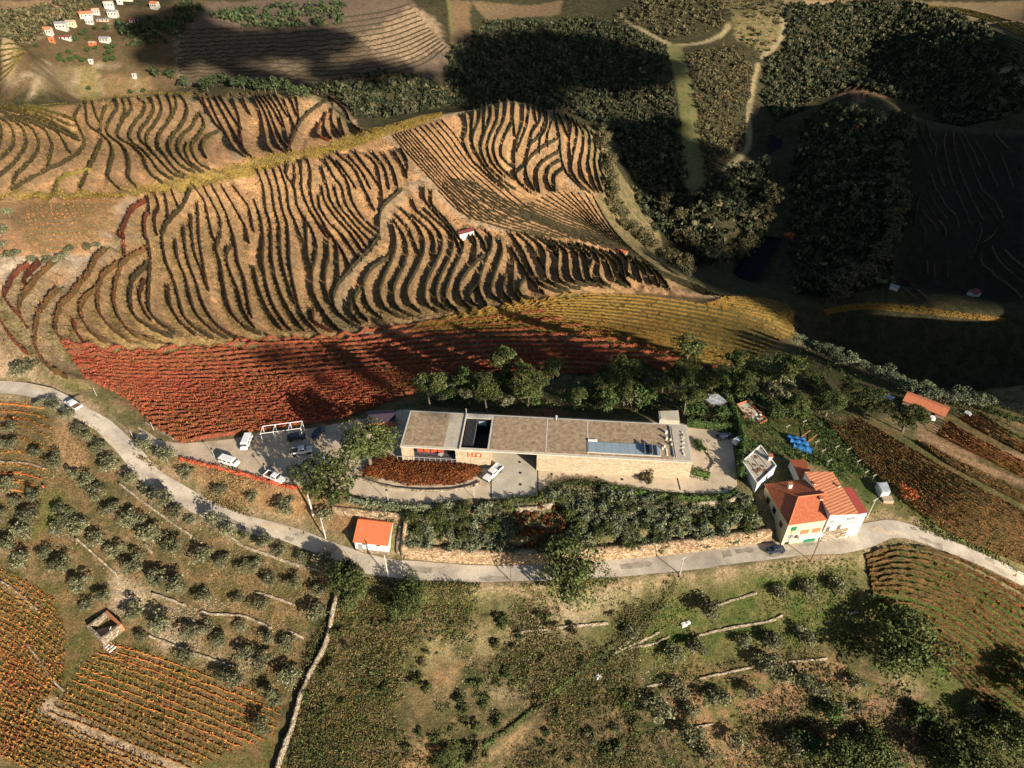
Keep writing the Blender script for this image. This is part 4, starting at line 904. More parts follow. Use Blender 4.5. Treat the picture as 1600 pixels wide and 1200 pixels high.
wood('forest', '380,15 540,5 535,40 400,45 330,30', 170, 'wood_green', .62, 2., 3.4, 'dark grove on the far hillside')
wood('forest', '960,25 1040,65 1130,50 1130,0 1000,0', 240, 'wood_brown', .62, 1.8, 3.2, 'brown scrub above the fork of the far track')
wood('forest', '1110,0 1225,0 1220,60 1185,95 1150,60', 110, 'wood_brown', .62, 1.2, 2.4, 'scattered bushes on the far terraced slope')
def scatter(name, txt, n, mat, leaf, r, label, per=9, cat='undergrowth', up=.5):
    poly = [tuple(q[:2]) for q in P(*ps(txt).T)]; x0, x1 = min(p[0] for p in poly), max(p[0] for p in poly); y0, y1 = min(p[1] for p in poly), max(p[1] for p in poly)
    X = RNG.uniform(x0, x1, n * 5); Y = RNG.uniform(y0, y1, n * 5); m = inside(X, Y, poly) & (vnoise(X, Y, .13, 9) * .6 + vnoise(X, Y, .05, 19 + n % 7) * .6 + RNG.random(len(X)) * .35 > .78); X, Y = X[m][:n], Y[m][:n]
    rr = RNG.uniform(.3, 1, len(X)) ** 1.5 * r; i = np.repeat(np.arange(len(X)), per); d = RNG.normal(size=(len(i), 3)) * .5; d[:, 2] = np.abs(d[:, 2])
    C = np.column_stack([X[i] + d[:, 0] * rr[i], Y[i] + d[:, 1] * rr[i], hz(X[i], Y[i]) + d[:, 2] * rr[i] * 1.1 + .05]); V, F = quads(C, leaf, d)
    return tag(mk(name, V, F, mat), label, cat, kind='stuff')
FG = '450,1205 480,1010 545,905 620,912 800,915 1000,905 1060,910 1000,1000 1000,1205'
scatter('scrub', FG, 6200, 'scrub_leaf', .26, .9, 'rough brown and green scrub on the slope below the road', 11)
scatter('bushes', FG, 900, 'oak_leaf', .3, 1.7, 'small dark bushes dotted over the scrub slope', 26)
scatter('straw', FG, 5200, 'dry_leaf', .26, .6, 'blond dry grass tufts on the scrub slope', 7, 'grass')
scatter('grass_tufts', '530,915 620,908 830,912 1180,885 1340,872 1345,1000 1200,1060 1000,1060 900,950 700,960 540,975', 3800, 'grass_leaf', .24, .5, 'fresh green grass tufts below the road', 6, 'grass')
scatter('scrub', '1000,1040 1250,1020 1420,1080 1605,1120 1605,1205 1000,1205', 4200, 'scrub_leaf', .28, .8, 'low scrub between the olive trees at the lower right', 9)
scatter('dry_grass', '0,615 100,630 190,700 270,785 420,840 540,880 470,990 440,1110 300,1040 180,990 60,880 0,860', 9000, 'dry_leaf', .2, .35, 'dry tufts and stones between the olive trees on the left', 4, 'grass')
scatter('dry_grass', '205,708 282,722 450,762 520,775 500,850 420,820 300,775 240,735', 1500, 'dry_leaf', .3, .5, 'dry orange grass on the bank below the car park', 6, 'grass')
scatter('undergrowth', '560,790 640,797 712,792 780,788 850,770 905,764 960,770 1030,780 1150,784 1190,800 1200,835 1120,846 1000,853 880,857 760,857 640,845', 900, 'olive_leaf', .34, .95, 'low green cover on the garden slope', 12)
scatter('undergrowth', '650,640 700,600 1050,575 1250,545 1400,605 1480,635 1340,650 1180,690 1075,660', 1500, 'oak_leaf', .4, 1.3, 'dark undergrowth in the wood behind the winery', 12)
scatter('undergrowth', '1160,700 1175,650 1250,645 1340,690 1430,790 1350,790 1290,730', 1100, 'hedge_leaf', .32, 1.1, 'overgrown kitchen garden plants behind the red-roofed house', 10)
scatter('undergrowth', '1350,800 1420,790 1605,870 1605,905 1500,850 1400,820', 700, 'grass_leaf', .3, .9, 'weedy green edge along the road at the right', 8)
scatter('undergrowth', '1490,612 1540,602 1605,625 1605,668 1540,640', 420, 'oak_leaf', .4, 1.6, 'dark bushes added in place of shade on the drop at the right', 16)  # dark leaves added to blacken a slope that belongs in shade
scatter('undergrowth', '1400,605 1500,632 1600,665 1605,690 1530,650 1440,650', 260, 'oak_leaf', .35, 1., 'bushes on the rim of the dark valley', 10)
scatter('bank_grass', '10,600 5,440 120,420 215,320 300,305 560,225 700,190 800,175 860,185 920,240 985,400 1090,458 850,460 640,505 520,525 300,540 100,545', 15000, 'dry_leaf', .5, .5, 'dry grass tufts on the earth banks of the terraces', 3, 'grass')
scatter('bank_grass', '5,300 5,180 120,165 250,153 400,158 500,165 540,205 400,245 200,290', 4000, 'dry_leaf', .5, .5, 'dry grass tufts on the upper left hill', 3, 'grass')
scatter('scrub', FG, 4500, 'grass_leaf', .2, .6, 'green weeds through the scrub below the road', 6)
# river
wz = -93.4
RIV = '960,215 990,212 1000,300 1045,370 1100,420 1150,415 1190,370 1205,290 1205,160 1235,160 1240,290 1245,400 1260,470 1150,475 1060,440 990,370 965,300'
RW_ = smooth_line(P(*ps('965,222 978,262 1000,320 1040,370 1085,415 1150,432 1192,395 1215,330 1220,260 1218,190 1212,150').T)[:, :2], 6); RWL = [RW_ + 7 * s * np.stack([-np.gradient(RW_[:, 1]), np.gradient(RW_[:, 0])], -1) / 6 for s in (-1, 1)]
nr_ = len(RW_); tag(mk('river', np.column_stack([np.concatenate(RWL), np.full(2 * nr_, wz)]), np.array([[i, i + 1, nr_ + i + 1, nr_ + i] for i in range(nr_ - 1)]), 'water'), kind='structure')
# ---------------------------------------------------------------- built things
for n_, c_, k_ in (('asphalt_patch', (.38, .33, .26), dict(var=.3, scale=.8)), ('shaded_roof', (.06, .045, .065), {}), ('white_wall', (.80, .79, .74), dict(var=.08, scale=.8)), ('cream_wall', (.72, .64, .40), dict(var=.08, scale=.8)), ('orange_tile', (.58, .20, .10), dict(var=.22, scale=1.6, bump=.3, fine=7)), ('orange_pale', (.62, .17, .075), dict(var=.12, scale=1.2, fine=6)),
    ('red_sheet', (.38, .07, .06), dict(var=.1)), ('dark_red', (.22, .06, .06), dict(var=.15)), ('grey_roof', (.30, .30, .32), dict(var=.15)), ('tan_roof', (.5, .36, .25), dict(var=.15)), ('roof_gravel', (.40, .30, .20), dict(var=.35, scale=.9, fine=4, col2=(.23, .165, .105))),
    ('roof_gravel_pale', (.50, .45, .36), dict(var=.2, scale=1.2, fine=5)), ('roof_edge', (.60, .55, .46), dict(var=.15, scale=1.)), ('sandstone', (.50, .39, .26), dict(var=.35, scale=1.5, bump=.5, fine=4, col2=(.44, .33, .20))), ('blue_panel', (.28, .36, .42), dict(var=.08, scale=.6, rough=.35, spec=.5)),
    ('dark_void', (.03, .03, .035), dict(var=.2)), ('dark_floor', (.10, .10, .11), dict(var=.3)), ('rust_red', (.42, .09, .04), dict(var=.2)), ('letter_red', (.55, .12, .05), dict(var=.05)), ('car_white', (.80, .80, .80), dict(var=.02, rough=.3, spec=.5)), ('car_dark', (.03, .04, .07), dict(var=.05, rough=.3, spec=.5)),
    ('glass_dark', (.02, .025, .03), dict(var=.05, rough=.1, spec=.6)), ('tyre', (.025, .025, .025), {}), ('cargo', (.20, .11, .06), dict(var=.4, scale=4)), ('pole_grey', (.55, .53, .48), dict(var=.1)), ('pole_wood', (.18, .13, .09), dict(var=.2)), ('metal_pale', (.50, .55, .58), dict(var=.25, scale=1.2, rough=.5)),
    ('tarp_blue', (.03, .16, .40), dict(var=.25, scale=1.5, rough=.5)), ('door_green', (.02, .20, .10), {}), ('brick', (.50, .20, .10), dict(var=.3, scale=3)), ('timber', (.45, .35, .24), dict(var=.2)), ('skin', (.5, .3, .2), {}), ('shirt_red', (.6, .05, .04), {}), ('trousers', (.04, .04, .06), {}), ('cloud_white', (.9, .9, .9), dict(var=.05, scale=.01))): surf(n_, c_, **k_)
def tilemat(name, ang, per, col, dark):
    m, nt, b = newmat(name); g = N(nt, 'ShaderNodeNewGeometry'); mp = N(nt, 'ShaderNodeMapping'); mp.inputs['Rotation'].default_value = (0, 0, ang); nt.links.new(g.outputs['Position'], mp.inputs['Vector'])
    wv = N(nt, 'ShaderNodeTexWave'); wv.inputs['Scale'].default_value = per; wv.inputs['Distortion'].default_value = .6; nt.links.new(mp.outputs[0], wv.inputs['Vector'])
    no = N(nt, 'ShaderNodeTexNoise'); no.inputs['Scale'].default_value = 1.8; no.inputs['Detail'].default_value = 6; nt.links.new(g.outputs['Position'], no.inputs['Vector'])
    c = ramp(nt, no.outputs[0], [(.3, dark), (.7, col)]); c = mulv(nt, c, wv.outputs[0], .72, 1.1); nt.links.new(c, b.inputs['Base Color'])
    bp = N(nt, 'ShaderNodeBump'); bp.inputs['Strength'].default_value = .5; bp.inputs['Distance'].default_value = .08; nt.links.new(wv.outputs[0], bp.inputs['Height']); nt.links.new(bp.outputs[0], b.inputs['Normal'])
stonemat('sandstone', [(.1, (.43, .34, .22)), (.5, (.50, .40, .27)), (.9, (.56, .46, .33))], 1.5, .02, .2)
surf('village_wall', (.56, .53, .47), .15, .5)
tilemat('tile_house', R(-40), .75, (.60, .19, .09), (.44, .12, .06)); tilemat('tile_lean', R(60), .42, (.66, .29, .15), (.55, .21, .10))
class MB:
    def __init__(s): s.v = []; s.f = []
    def box(s, c, d, rz=0, taper=1.0, tx=0):
        n = len(s.v); ca, sa = math.cos(rz), math.sin(rz)
        for z in (-.5, .5):
            k = taper if z > 0 else 1
            for x, y in ((-.5, -.5), (.5, -.5), (.5, .5), (-.5, .5)):
                X = x * d[0] * k + (tx if z > 0 else 0); Y = y * d[1] * k; s.v.append((c[0] + X * ca - Y * sa, c[1] + X * sa + Y * ca, c[2] + z * d[2]))
        s.f += [tuple(n + i for i in q) for q in ((0, 3, 2, 1), (4, 5, 6, 7), (0, 1, 5, 4), (1, 2, 6, 5), (2, 3, 7, 6), (3, 0, 4, 7))]; return s
    def cyl(s, p, q, r0, r1=None, k=10):
        r1 = r0 if r1 is None else r1; v, f = limb(p, q, r0, r1, k); n = len(s.v); s.v += [tuple(x) for x in v]; s.f += [tuple(int(i) + n for i in t) for t in f]
        s.f.append(tuple(n + k + i for i in range(k))); s.f.append(tuple(n + k - 1 - i for i in range(k))); return s
    def poly(s, pts): n = len(s.v); s.v += [tuple(p) for p in pts]; s.f.append(tuple(range(n, n + len(pts)))); return s
    def prism(s, top, zb):
        n = len(top); o = len(s.v); s.v += [tuple(p) for p in top] + [(p[0], p[1], zb) for p in top]; s.f.append(tuple(range(o, o + n))); s.f.append(tuple(o + n + n - 1 - i for i in range(n)))
        for i in range(n): j = (i + 1) % n; s.f.append((o + i, o + n + i, o + n + j, o + j))
        return s
    def out(s, name, mat, parent=None, loc=None, bevel=0):
        me = bpy.data.meshes.new(name); V = s.v if loc is None else [tuple(a - b_ for a, b_ in zip(v, loc)) for v in s.v]; me.from_pydata(V, [], s.f); me.materials.append(MATS[mat])
        bm = bmesh.new(); bm.from_mesh(me); bmesh.ops.recalc_face_normals(bm, faces=bm.faces)
        if bevel: bmesh.ops.bevel(bm, geom=bm.edges[:], offset=bevel, segments=2, affect='EDGES', clamp_overlap=True)
        bm.to_mesh(me); bm.free(); o = bpy.data.objects.new(name, me); COL.objects.link(o)
        if loc is not None: o.location = loc
        if parent: o.parent = parent
        return o
def empty(name, loc, rz=0, label=None, cat=None, group=None):
    e = bpy.data.objects.new(name, None); COL.objects.link(e); e.location = loc; e.rotation_euler = (0, 0, rz); return tag(e, label, cat, group)
# ---- the winery
a_, b_, c_, d_ = atz(631, 639, 5.4), atz(1070, 667, 5.4), atz(1082, 722, 5.4), atz(626, 697, 5.4)
ex = (c_ - d_)[:2]; WL = float(np.linalg.norm(ex)); ex /= WL; ey = np.array([-ex[1], ex[0]]); WD = float(((a_ - d_)[:2] @ ey + (b_ - c_)[:2] @ ey) / 2); WA = math.atan2(ex[1], ex[0]); WO = d_[:2]
print('winery', WL, WD, 'front base right', atz(1077.5, 747, 0)[:2] - c_[:2])
wy = empty('winery_building', (WO[0], WO[1], 0), WA, 'long low winery building with gravel roof, sandstone walls and red lettering', 'building')
def fx(u, v=None, z=5.4):      # distance along the front for a point on the roof edge
    v = 697 + (u - 626) * (25 / 456) if v is None else v; return float((atz(u, v, z)[:2] - WO) @ ex)
def fy(u, v, z=5.4): return float((atz(u, v, z)[:2] - WO) @ ey)
x0, x1, x2, x3, x4 = fx(645), fx(711), fx(766), fx(839), WL
px0, px1, py0, py1 = fx(719), fx(761), fy(740, 700), fy(740, 653)
RT, ZT, T_ = 5.4, 5.15, .35
def wpart(name, mat, boxes, bevel=0):
    m = MB()
    for (xa, xb, ya, yb, za, zb) in boxes: m.box(((xa + xb) / 2, (ya + yb) / 2, (za + zb) / 2), (xb - xa, yb - ya, zb - za))
    return m.out(name, mat, wy, bevel=bevel)
def wcourse(name, xa, xb, ya, yb, za, zb):      # one wall laid in big sandstone courses
    m = MB(); n = max(1, int((zb - za) / .6)); h = (zb - za) / n
    for i in range(n):
        x = xa; 
        m.box(((xa + xb) / 2, (ya + yb) / 2 + (.012 if i % 2 else 0), za + h * (i + .5)), (xb - xa, yb - ya, h - .025))
    return m.out(name, 'sandstone', wy)
wcourse('front_wall', 0, x0, .02, T_, 0, ZT); wcourse('front_wall', x1, x2, .02, T_, 0, ZT); wcourse('front_wall', x3, x4, .02, T_, 0, ZT)
wcourse('back_wall', 0, x4, WD - T_, WD - .02, -1.5, ZT); wcourse('side_wall', .02, T_, T_ + .01, WD - T_ - .01, 0, ZT); wcourse('side_wall', x4 - T_, x4 - .02, T_ + .01, WD - T_ - .01, 0, ZT)
wcourse('recess_wall', x2 - T_, x2, T_ + .02, 9, 0, ZT); wcourse('recess_wall', x3, x3 + T_, T_ + .02, 9, 0, ZT); wcourse('recess_back_wall', x2 + .01, x3 - .01, 8.6, 9, 0, ZT)
wpart('roof_slab', 'roof_edge', [(-.15, px0, -.15, WD + .15, ZT, RT), (px1, WL + .15, -.15, WD + .15, ZT, RT), (px0, px1, -.15, py0, ZT, RT), (px0, px1, py1, WD + .15, ZT, RT)])
xp = fx(692); xe = fx(1052)
wpart('roof_gravel_bed', 'roof_gravel', [(.35, xp, .45, WD - .3, RT, RT + .06), (px1 + .55, xe, .45, WD - .3, RT, RT + .06)])
wpart('roof_gravel_strip', 'roof_gravel_pale', [(xp + .01, px0 - .35, .45, WD - .3, RT, RT + .05)]); wpart('roof_gravel_strip', 'roof_gravel_pale', [(xe + .01, WL - .25, .3, WD - .3, RT, RT + .05)])
for u in (842, 908): wpart('roof_joint', 'roof_edge', [(fx(u) + 1.4, fx(u) + 1.65, .5, WD - .35, RT + .06, RT + .09)])
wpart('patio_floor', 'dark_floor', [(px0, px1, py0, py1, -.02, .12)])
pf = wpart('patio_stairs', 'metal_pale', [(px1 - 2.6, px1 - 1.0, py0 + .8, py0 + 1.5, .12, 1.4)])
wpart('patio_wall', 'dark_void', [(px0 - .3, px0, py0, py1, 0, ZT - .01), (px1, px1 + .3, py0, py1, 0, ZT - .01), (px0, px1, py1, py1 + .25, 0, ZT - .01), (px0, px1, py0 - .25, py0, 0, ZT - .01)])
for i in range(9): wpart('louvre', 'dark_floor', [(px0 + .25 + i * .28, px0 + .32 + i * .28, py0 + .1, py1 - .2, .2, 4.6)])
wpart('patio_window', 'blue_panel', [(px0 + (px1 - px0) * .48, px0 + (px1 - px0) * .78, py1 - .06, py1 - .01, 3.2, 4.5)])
wpart('mast', 'pole_grey', [(px0 - .28, px0 - .12, WD + .2, WD + .36, 0, RT + 1.4)])
wpart('parapet_fin', 'pole_grey', [(px0 - .22, px0 - .12, -.1, WD + .1, RT + .055, RT + .35)])
# veranda
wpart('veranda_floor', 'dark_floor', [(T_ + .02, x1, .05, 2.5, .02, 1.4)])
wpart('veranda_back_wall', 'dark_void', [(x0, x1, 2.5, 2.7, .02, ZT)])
nd = 4
for i in range(nd): xa = x0 + .3 + i * (x1 - x0 - 3.2) / nd; wpart('red_panel', 'rust_red', [(xa, xa + (x1 - x0 - 3.2) / nd - .25, 2.40, 2.46, 1.45, 4.6)])
wpart('glass_front', 'glass_dark', [(x1 - 2.9, x1 - .3, 2.41, 2.46, 1.45, 4.4)])
wpart('handrail', 'pole_grey', [(-1.2, x1 + .4, -.32, -.26, 2.35, 2.42)])
for i in range(12): xa = -1.1 + i * (x1 + 1.4) / 11; wpart('rail_post', 'pole_grey', [(xa, xa + .06, -.32, -.26, 1.1, 2.35)])
tb = wpart('terrace_table', 'metal_pale', [(x0 + 5.4, x0 + 6.6, 1.0, 1.8, 2.1, 2.16), (x0 + 5.9, x0 + 6.1, 1.3, 1.5, 1.4, 2.1)])
# lettering H . O on the wall
lt = MB(); lx = fx(730); lw = (fx(749) - lx); zz0, zz1 = 3.25, 4.6
for xa, xb, za, zb in ((lx, lx + .28, zz0, zz1), (lx + 1.0, lx + 1.28, zz0, zz1), (lx + .28, lx + 1.0, 3.85, 4.0), (lx + 1.55, lx + 1.75, zz0, zz0 + .2)): lt.box(((xa + xb) / 2, -.04, (za + zb) / 2), (xb - xa, .1, zb - za))
for i in range(20):
    a0 = R(-52 + i * 15); 
    if i > 19: break
    cx, cz = lx + 2.55, 3.95; lt.box((cx + math.cos(a0) * .6, -.04, cz + math.sin(a0) * .62), (.24, .1, .2))
lt.box((lx + 2.02, -.04, 3.36), (.34, .1, .2)); lt.box((lx + 3.02, -.04, 3.36), (.3, .1, .2)); lt.box((lx + 1.9, -.04, 4.75), (.22, .1, .16)); lt.out('red_lettering', 'letter_red', wy)
# skylight and roof clutter
sx0, sx1, sy0, sy1 = fx(919, 700), fx(1031, 706), fy(919, 707), fy(918, 691)
wpart('skylight_frame', 'roof_edge', [(sx0 - .15, sx1 + .15, sy0 - .15, sy1 + .15, RT + .06, RT + .2)])
npn = 9
for i in range(npn):
    w_ = (sx1 - sx0) / npn; 
    wpart('skylight_panel', 'blue_panel', [(sx0 + i * w_ + .02, sx0 + (i + 1) * w_ - .02, sy0, sy1, RT + .2, RT + .26)])
for u in (1009, 1021): wpart('open_hatch', 'dark_void', [(fx(u) - .1, fx(u) + 1.0, sy0 + .1, sy1 - .1, RT + .262, RT + .3)]); wpart('hatch_lid', 'blue_panel', [(fx(u) - .2, fx(u) - .12, sy0 + .1, sy1 - .1, RT + .27, RT + 1.2)])
wpart('white_slab', 'white_wall', [(sx0, sx0 + 2.1, sy1 + .2, sy1 + .75, RT + .06, RT + .4)])
wpart('roof_slot', 'dark_void', [(fx(1061) - .9, fx(1061) - .6, 1.1, WD - .8, RT + .05, RT + .08)])
wpart('slot_kerb', 'roof_edge', [(fx(1061) - 1.05, fx(1061) - .92, 1.1, WD - .8, RT + .05, RT + .4)])
for u, v, s in ((1037, 700, .3), (1040, 688, .35), (1046, 690, .3), (1034, 703, .25), (1039, 678, .4), (1048, 697, .25)): wpart('roof_vent', random.choice(['metal_pale', 'roof_edge']), [(fx(u, v), fx(u, v) + s * 1.4, fy(u, v), fy(u, v) + s, RT + .06, RT + .5 + s)])
wpart('roof_plank', 'white_wall', [(fx(1041, 708), fx(1041, 708) + .35, fy(1041, 712), fy(1041, 712) + 2.2, RT + .06, RT + .2)])
for i in range(16): u, v = 1066 + random.uniform(-2.2, 2.2), random.uniform(673, 712); wpart('roof_stone', 'roof_edge', [(fx(u, v), fx(u, v) + .3, fy(u, v), fy(u, v) + .3, RT + .05, RT + .3)])
m = MB().cyl((fx(867), WD - .5, RT), (fx(867), WD - .5, RT + 1.1), .14); m.cyl((fx(867), WD - .5, RT + 1.1), (fx(867), WD - .5, RT + 1.25), .3); m.out('chimney_pipe', 'metal_pale', wy)
# concrete court, drains, bed
CRT = [d2 for d2 in (WO + ex * (x2 + .05) - ey * -.0, WO + ex * (x3 - .05), atz(840, 774, 0)[:2], atz(767, 777, 0)[:2])]
CRT[0] = WO + ex * (x2 + .02) + ey * 8.5; CRT[1] = WO + ex * (x3 - .02) + ey * 8.5
sheet('concrete_court', [np.array(p) for p in CRT], .032, 'concrete')
def bar(name, pts, wdt, hgt, mat, label=None, cat=None, z=None, parent=None):
    m = MB()
    for p, q in zip(pts[:-1], pts[1:]):
        p = np.array(p, float); q = np.array(q, float); d = q - p; L = np.linalg.norm(d[:2]); m.box(((p[0] + q[0]) / 2, (p[1] + q[1]) / 2, (p[2] + q[2]) / 2 + hgt / 2), (L, wdt, hgt), math.atan2(d[1], d[0]))
    o = m.out(name, mat, parent); 
    if label: tag(o, label, cat)
    return o
bar('drain_channel', [atz(767, 733, .03), atz(767.5, 777, .03)], .25, .02, 'dark_void', 'thin dark drain line along the left side of the concrete court', 'drain')
bar('drain_channel', [atz(840, 735, .03), atz(840.5, 774, .03)], .25, .02, 'dark_void', 'thin dark drain line along the right side of the concrete court', 'drain')
bar('drain_channel', [atz(1058, 746, .03), atz(1063, 766, .03)], .3, .02, 'dark_void', 'short dark drain crossing the yard near the right end of the winery', 'drain')
for i, (u, v) in enumerate(((812, 722), (813, 739), (813, 757), (845, 733), (862, 741), (932, 746), (972, 749), (1013, 752), (1129, 764))):
    p = atz(u, v, .03); tag(MB().cyl((p[0], p[1], .02), (p[0], p[1], .09), .32, .32, 12).out('ground_light', 'dark_void'), ['uppermost round ground light in the concrete court', 'middle round ground light in the concrete court', 'lowest round ground light in the concrete court', 'ground light just right of the court by the wall corner', 'second ground light right of the court', 'ground light before the middle of the long winery wall', 'ground light left of the bare bush', 'ground light behind the bare bush', 'ground light at the right end of the yard'][i], 'light', 'round ground lights in the yard')
BED = P(*ps('566,748 582,722 600,712 629,717 712,718 736,723 752,731 750,742 725,757 690,761 640,759 600,750').T)
BED = atz(*ps('562,742 580,722 602,712 629,722 712,723 736,727 753,733 750,743 725,757 690,761 640,759 600,750').T, 0)
sB = bbox(BED, 1); bx, by = np.meshgrid(np.arange(BED[:, 0].min(), BED[:, 0].max(), .5), np.arange(BED[:, 1].min(), BED[:, 1].max(), .5)); ins = inside(bx, by, [tuple(p[:2]) for p in BED]); dd = seg_dist(bx, by, [tuple(p[:2]) for p in BED])
bz = .05 + np.minimum(1.2, dd * .5 + np.clip(.9 - np.abs((by - (BED[:, 1].max()))) * .12, 0, 1) * .5)
idx = -np.ones(bx.shape, int); idx[ins] = np.arange(ins.sum()); Fb = [(idx[j, i], idx[j, i + 1], idx[j + 1, i + 1], idx[j + 1, i]) for j in range(bx.shape[0] - 1) for i in range(bx.shape[1] - 1) if ins[j, i] and ins[j, i + 1] and ins[j + 1, i] and ins[j + 1, i + 1]]
bed = empty('planting_bed', (float(BED[:, 0].mean()), float(BED[:, 1].mean()), 0), 0, 'curved bed of rusty red-brown low bushes below the veranda', 'flower bed')
bl = np.array([bed.location.x, bed.location.y, 0]); mk('bed_soil', np.column_stack([bx[ins], by[ins], bz[ins]]) - bl, np.array(Fb), 'bed_leaf', bed, smooth=True)
k_ = RNG.integers(0, ins.sum(), 9000); Cc = np.column_stack([bx[ins][k_] + RNG.normal(size=9000) * .25, by[ins][k_] + RNG.normal(size=9000) * .25, bz[ins][k_] + RNG.random(9000) * .55]); V, F = quads(Cc - bl, .3, RNG.normal(size=Cc.shape) + np.array([0, 0, .8])); mk('foliage', V, F, 'bed_leaf', bed)
def lowwall(name, txt, hgt, thk, label, mat='wall_stone', z=None, step=1.2, cat='wall', sink=.4, group=None, jag=.12):
    l = pxline(ps(txt), step) if z is None else smooth_line(atz(*ps(txt).T, z)[:, :2], step); zz = hz(l[:, 0], l[:, 1]) if z is None else np.full(len(l), z)
    t = np.gradient(l[:, :2], axis=0); t /= np.linalg.norm(t, axis=1)[:, None]; n = np.stack([-t[:, 1], t[:, 0]], -1); h = hgt * (1 + jag * 2 * (RNG.random(len(l)) - .5)); tw = thk * (1 + .25 * (RNG.random(len(l)) - .5))
    c = [np.column_stack([l[:, :2] + n * (tw * .62)[:, None], zz - sink]), np.column_stack([l[:, :2] + n * (tw * .5)[:, None], zz + h]), np.column_stack([l[:, :2] - n * (tw * .5)[:, None], zz + h * (1 - .04)]), np.column_stack([l[:, :2] - n * (tw * .62)[:, None], zz - sink])]
    V = np.concatenate(c); m_ = len(l); k = np.arange(m_ - 1); F = np.concatenate([np.stack([k + a * m_, k + 1 + a * m_, k + 1 + (a + 1) * m_, k + (a + 1) * m_], -1) for a in range(3)] + [np.array([[0, m_, 2 * m_, 3 * m_], [m_ - 1, 4 * m_ - 1, 3 * m_ - 1, 2 * m_ - 1]])])
    return tag(mk(name, V, F, mat, loc=(l[0, 0], l[0, 1], zz[0])), label, cat, group)
lowwall('stone_kerb', '556,746 590,757 625,764 675,767 725,763 750,754', .35, .7, 'low stone kerb curving along the lower side of the rusty planting bed', 'soil_stone', z=0)
lowwall('stone_kerb', '1108,735 1114,722 1104,708', .3, .4, 'short pale kerb round the stony patch at the right end of the winery', 'soil_stone', z=0)
# retaining wall beside the road
def facewall(name, bot, top, hgt, label, mat='wall_stone', back=.8, cap=None):
    B = pxline(ps(bot), 1.5); zb = hz(B[:, 0], B[:, 1]) - .15; n = len(B); tp = smooth_line(ps(top), 3); i = np.linspace(0, len(tp) - 1, n).astype(int); zt = zb + hgt; T = atz(tp[i, 0], tp[i, 1], zt)
    t = np.gradient(B[:, :2], axis=0); t /= np.linalg.norm(t, axis=1)[:, None]; nn = np.stack([-t[:, 1], t[:, 0]], -1); T2 = B[:, :2] + nn * .9
    j1 = RNG.normal(size=n) * .06; mid = (B[:, :2] * .5 + T2 * .5) + nn * j1[:, None]
    c = [np.column_stack([B[:, :2], zb - .4]), np.column_stack([mid, zb + hgt * .5]), np.column_stack([T2, zt + RNG.normal(size=n) * .06]), np.column_stack([T2 + nn * back, zt + .05]), np.column_stack([T2 + nn * (back + .1), zb - .3])]
    V = np.concatenate(c); k = np.arange(n - 1); F = np.concatenate([np.stack([k + a * n, k + 1 + a * n, k + 1 + (a + 1) * n, k + (a + 1) * n], -1) for a in range(4)]); return tag(mk(name, V, F, mat, loc=(B[0, 0], B[0, 1], zb[0])), label, 'wall')
facewall('retaining_wall', '632,874 700,880 800,884 900,880 1000,873 1100,862 1160,854 1205,849', '637,853 700,862 800,867 900,865 1000,858 1100,850 1160,844 1200,840', 2.7, 'long golden stone retaining wall along the road below the garden slope', back=1.6)
facewall('retaining_wall', '518,806 575,812 634,818', '518,797 575,803 636,808', 1.7, 'stone retaining wall just above the white house with the orange roof')
lowwall('stone_wall', '636,809 633,835 630,870', 2.2, .7, 'stepped stone wall descending on the right side of the white house')
lowwall('garden_wall', '805,798 840,795 866,789', .9, .6, 'pale curved stone terrace edge above the rusty patch of the garden slope', 'soil_stone')
lowwall('garden_wall', '1080,790 1110,787 1138,785 1158,773', .9, .6, 'pale stone terrace edge at the upper right of the garden slope', 'soil_stone')
for i, (t_, lab) in enumerate((('940,805 1000,803 1040,806', 'faint stone terrace edge in the middle of the garden slope'), ('900,828 940,826 975,828', 'short terrace edge low on the garden slope'), ('1060,800 1100,798 1120,801', 'terrace edge under the pale wall at the right of the garden slope'))): lowwall('garden_wall', t_, .6, .4, lab, 'soil_stone')
WALLS = (('0,722 45,725 75,735', 'low stone terrace wall at the left edge among yellow vines'), ('117,840 140,860 185,900', 'thin stone wall slanting between olive trees left of the road bend'), ('185,755 225,785 262,812 300,838', 'terrace wall running parallel below the road among olives'), ('225,848 238,865', 'very short wall stub between two olive trees'),
 ('340,820 375,850 400,860 470,885 500,890', 'long faint terrace wall below the road near the white house'), ('238,927 265,937 290,946', 'stone terrace wall right of the scree patch'), ('312,955 330,960 375,962 400,970', 'wavy terrace wall right of the scree patch'), ('230,993 262,1005 290,1016 375,1045', 'long stone terrace wall below the scree patch'),
 ('400,926 430,934 462,946', 'pale stone wall just left of the long field wall'), ('400,970 425,982', 'short stone wall below the pale one'), ('450,985 475,998', 'short wall beside the long field wall'), ('40,1005 60,1030 80,1060 100,1080', 'narrow wall bordering the orange vines at the lower left'), ('0,908 30,928 60,955', 'pale wall between vine plots at the left edge'),
 ('800,990 850,984 900,978 950,974', 'terrace edge at the top of the scrub slope'), ('1115,947 1150,936 1182,927', 'straight pale wall on the green slope'), ('1085,995 1132,983 1200,971 1222,962', 'long pale wall across the green slope'), ('985,1013 1020,1006 1045,995', 'orange terrace wall left on the green slope'), ('1010,1072 1035,1069', 'short wall between olive trees on brown earth'),
 ('1090,1061 1140,1050 1175,1042', 'stone wall below the middle of the green slope'), ('1085,1137 1115,1131', 'short bright wall near the bottom edge'), ('1322,958 1340,957', 'tiny wall beside the edge of the curved vineyard'), ('1230,1034 1270,1032 1292,1029', 'low wall just left of the huge dark tree'), ('940,1030 1000,1003 1030,988', 'sloping terrace edge beside the ditch'))
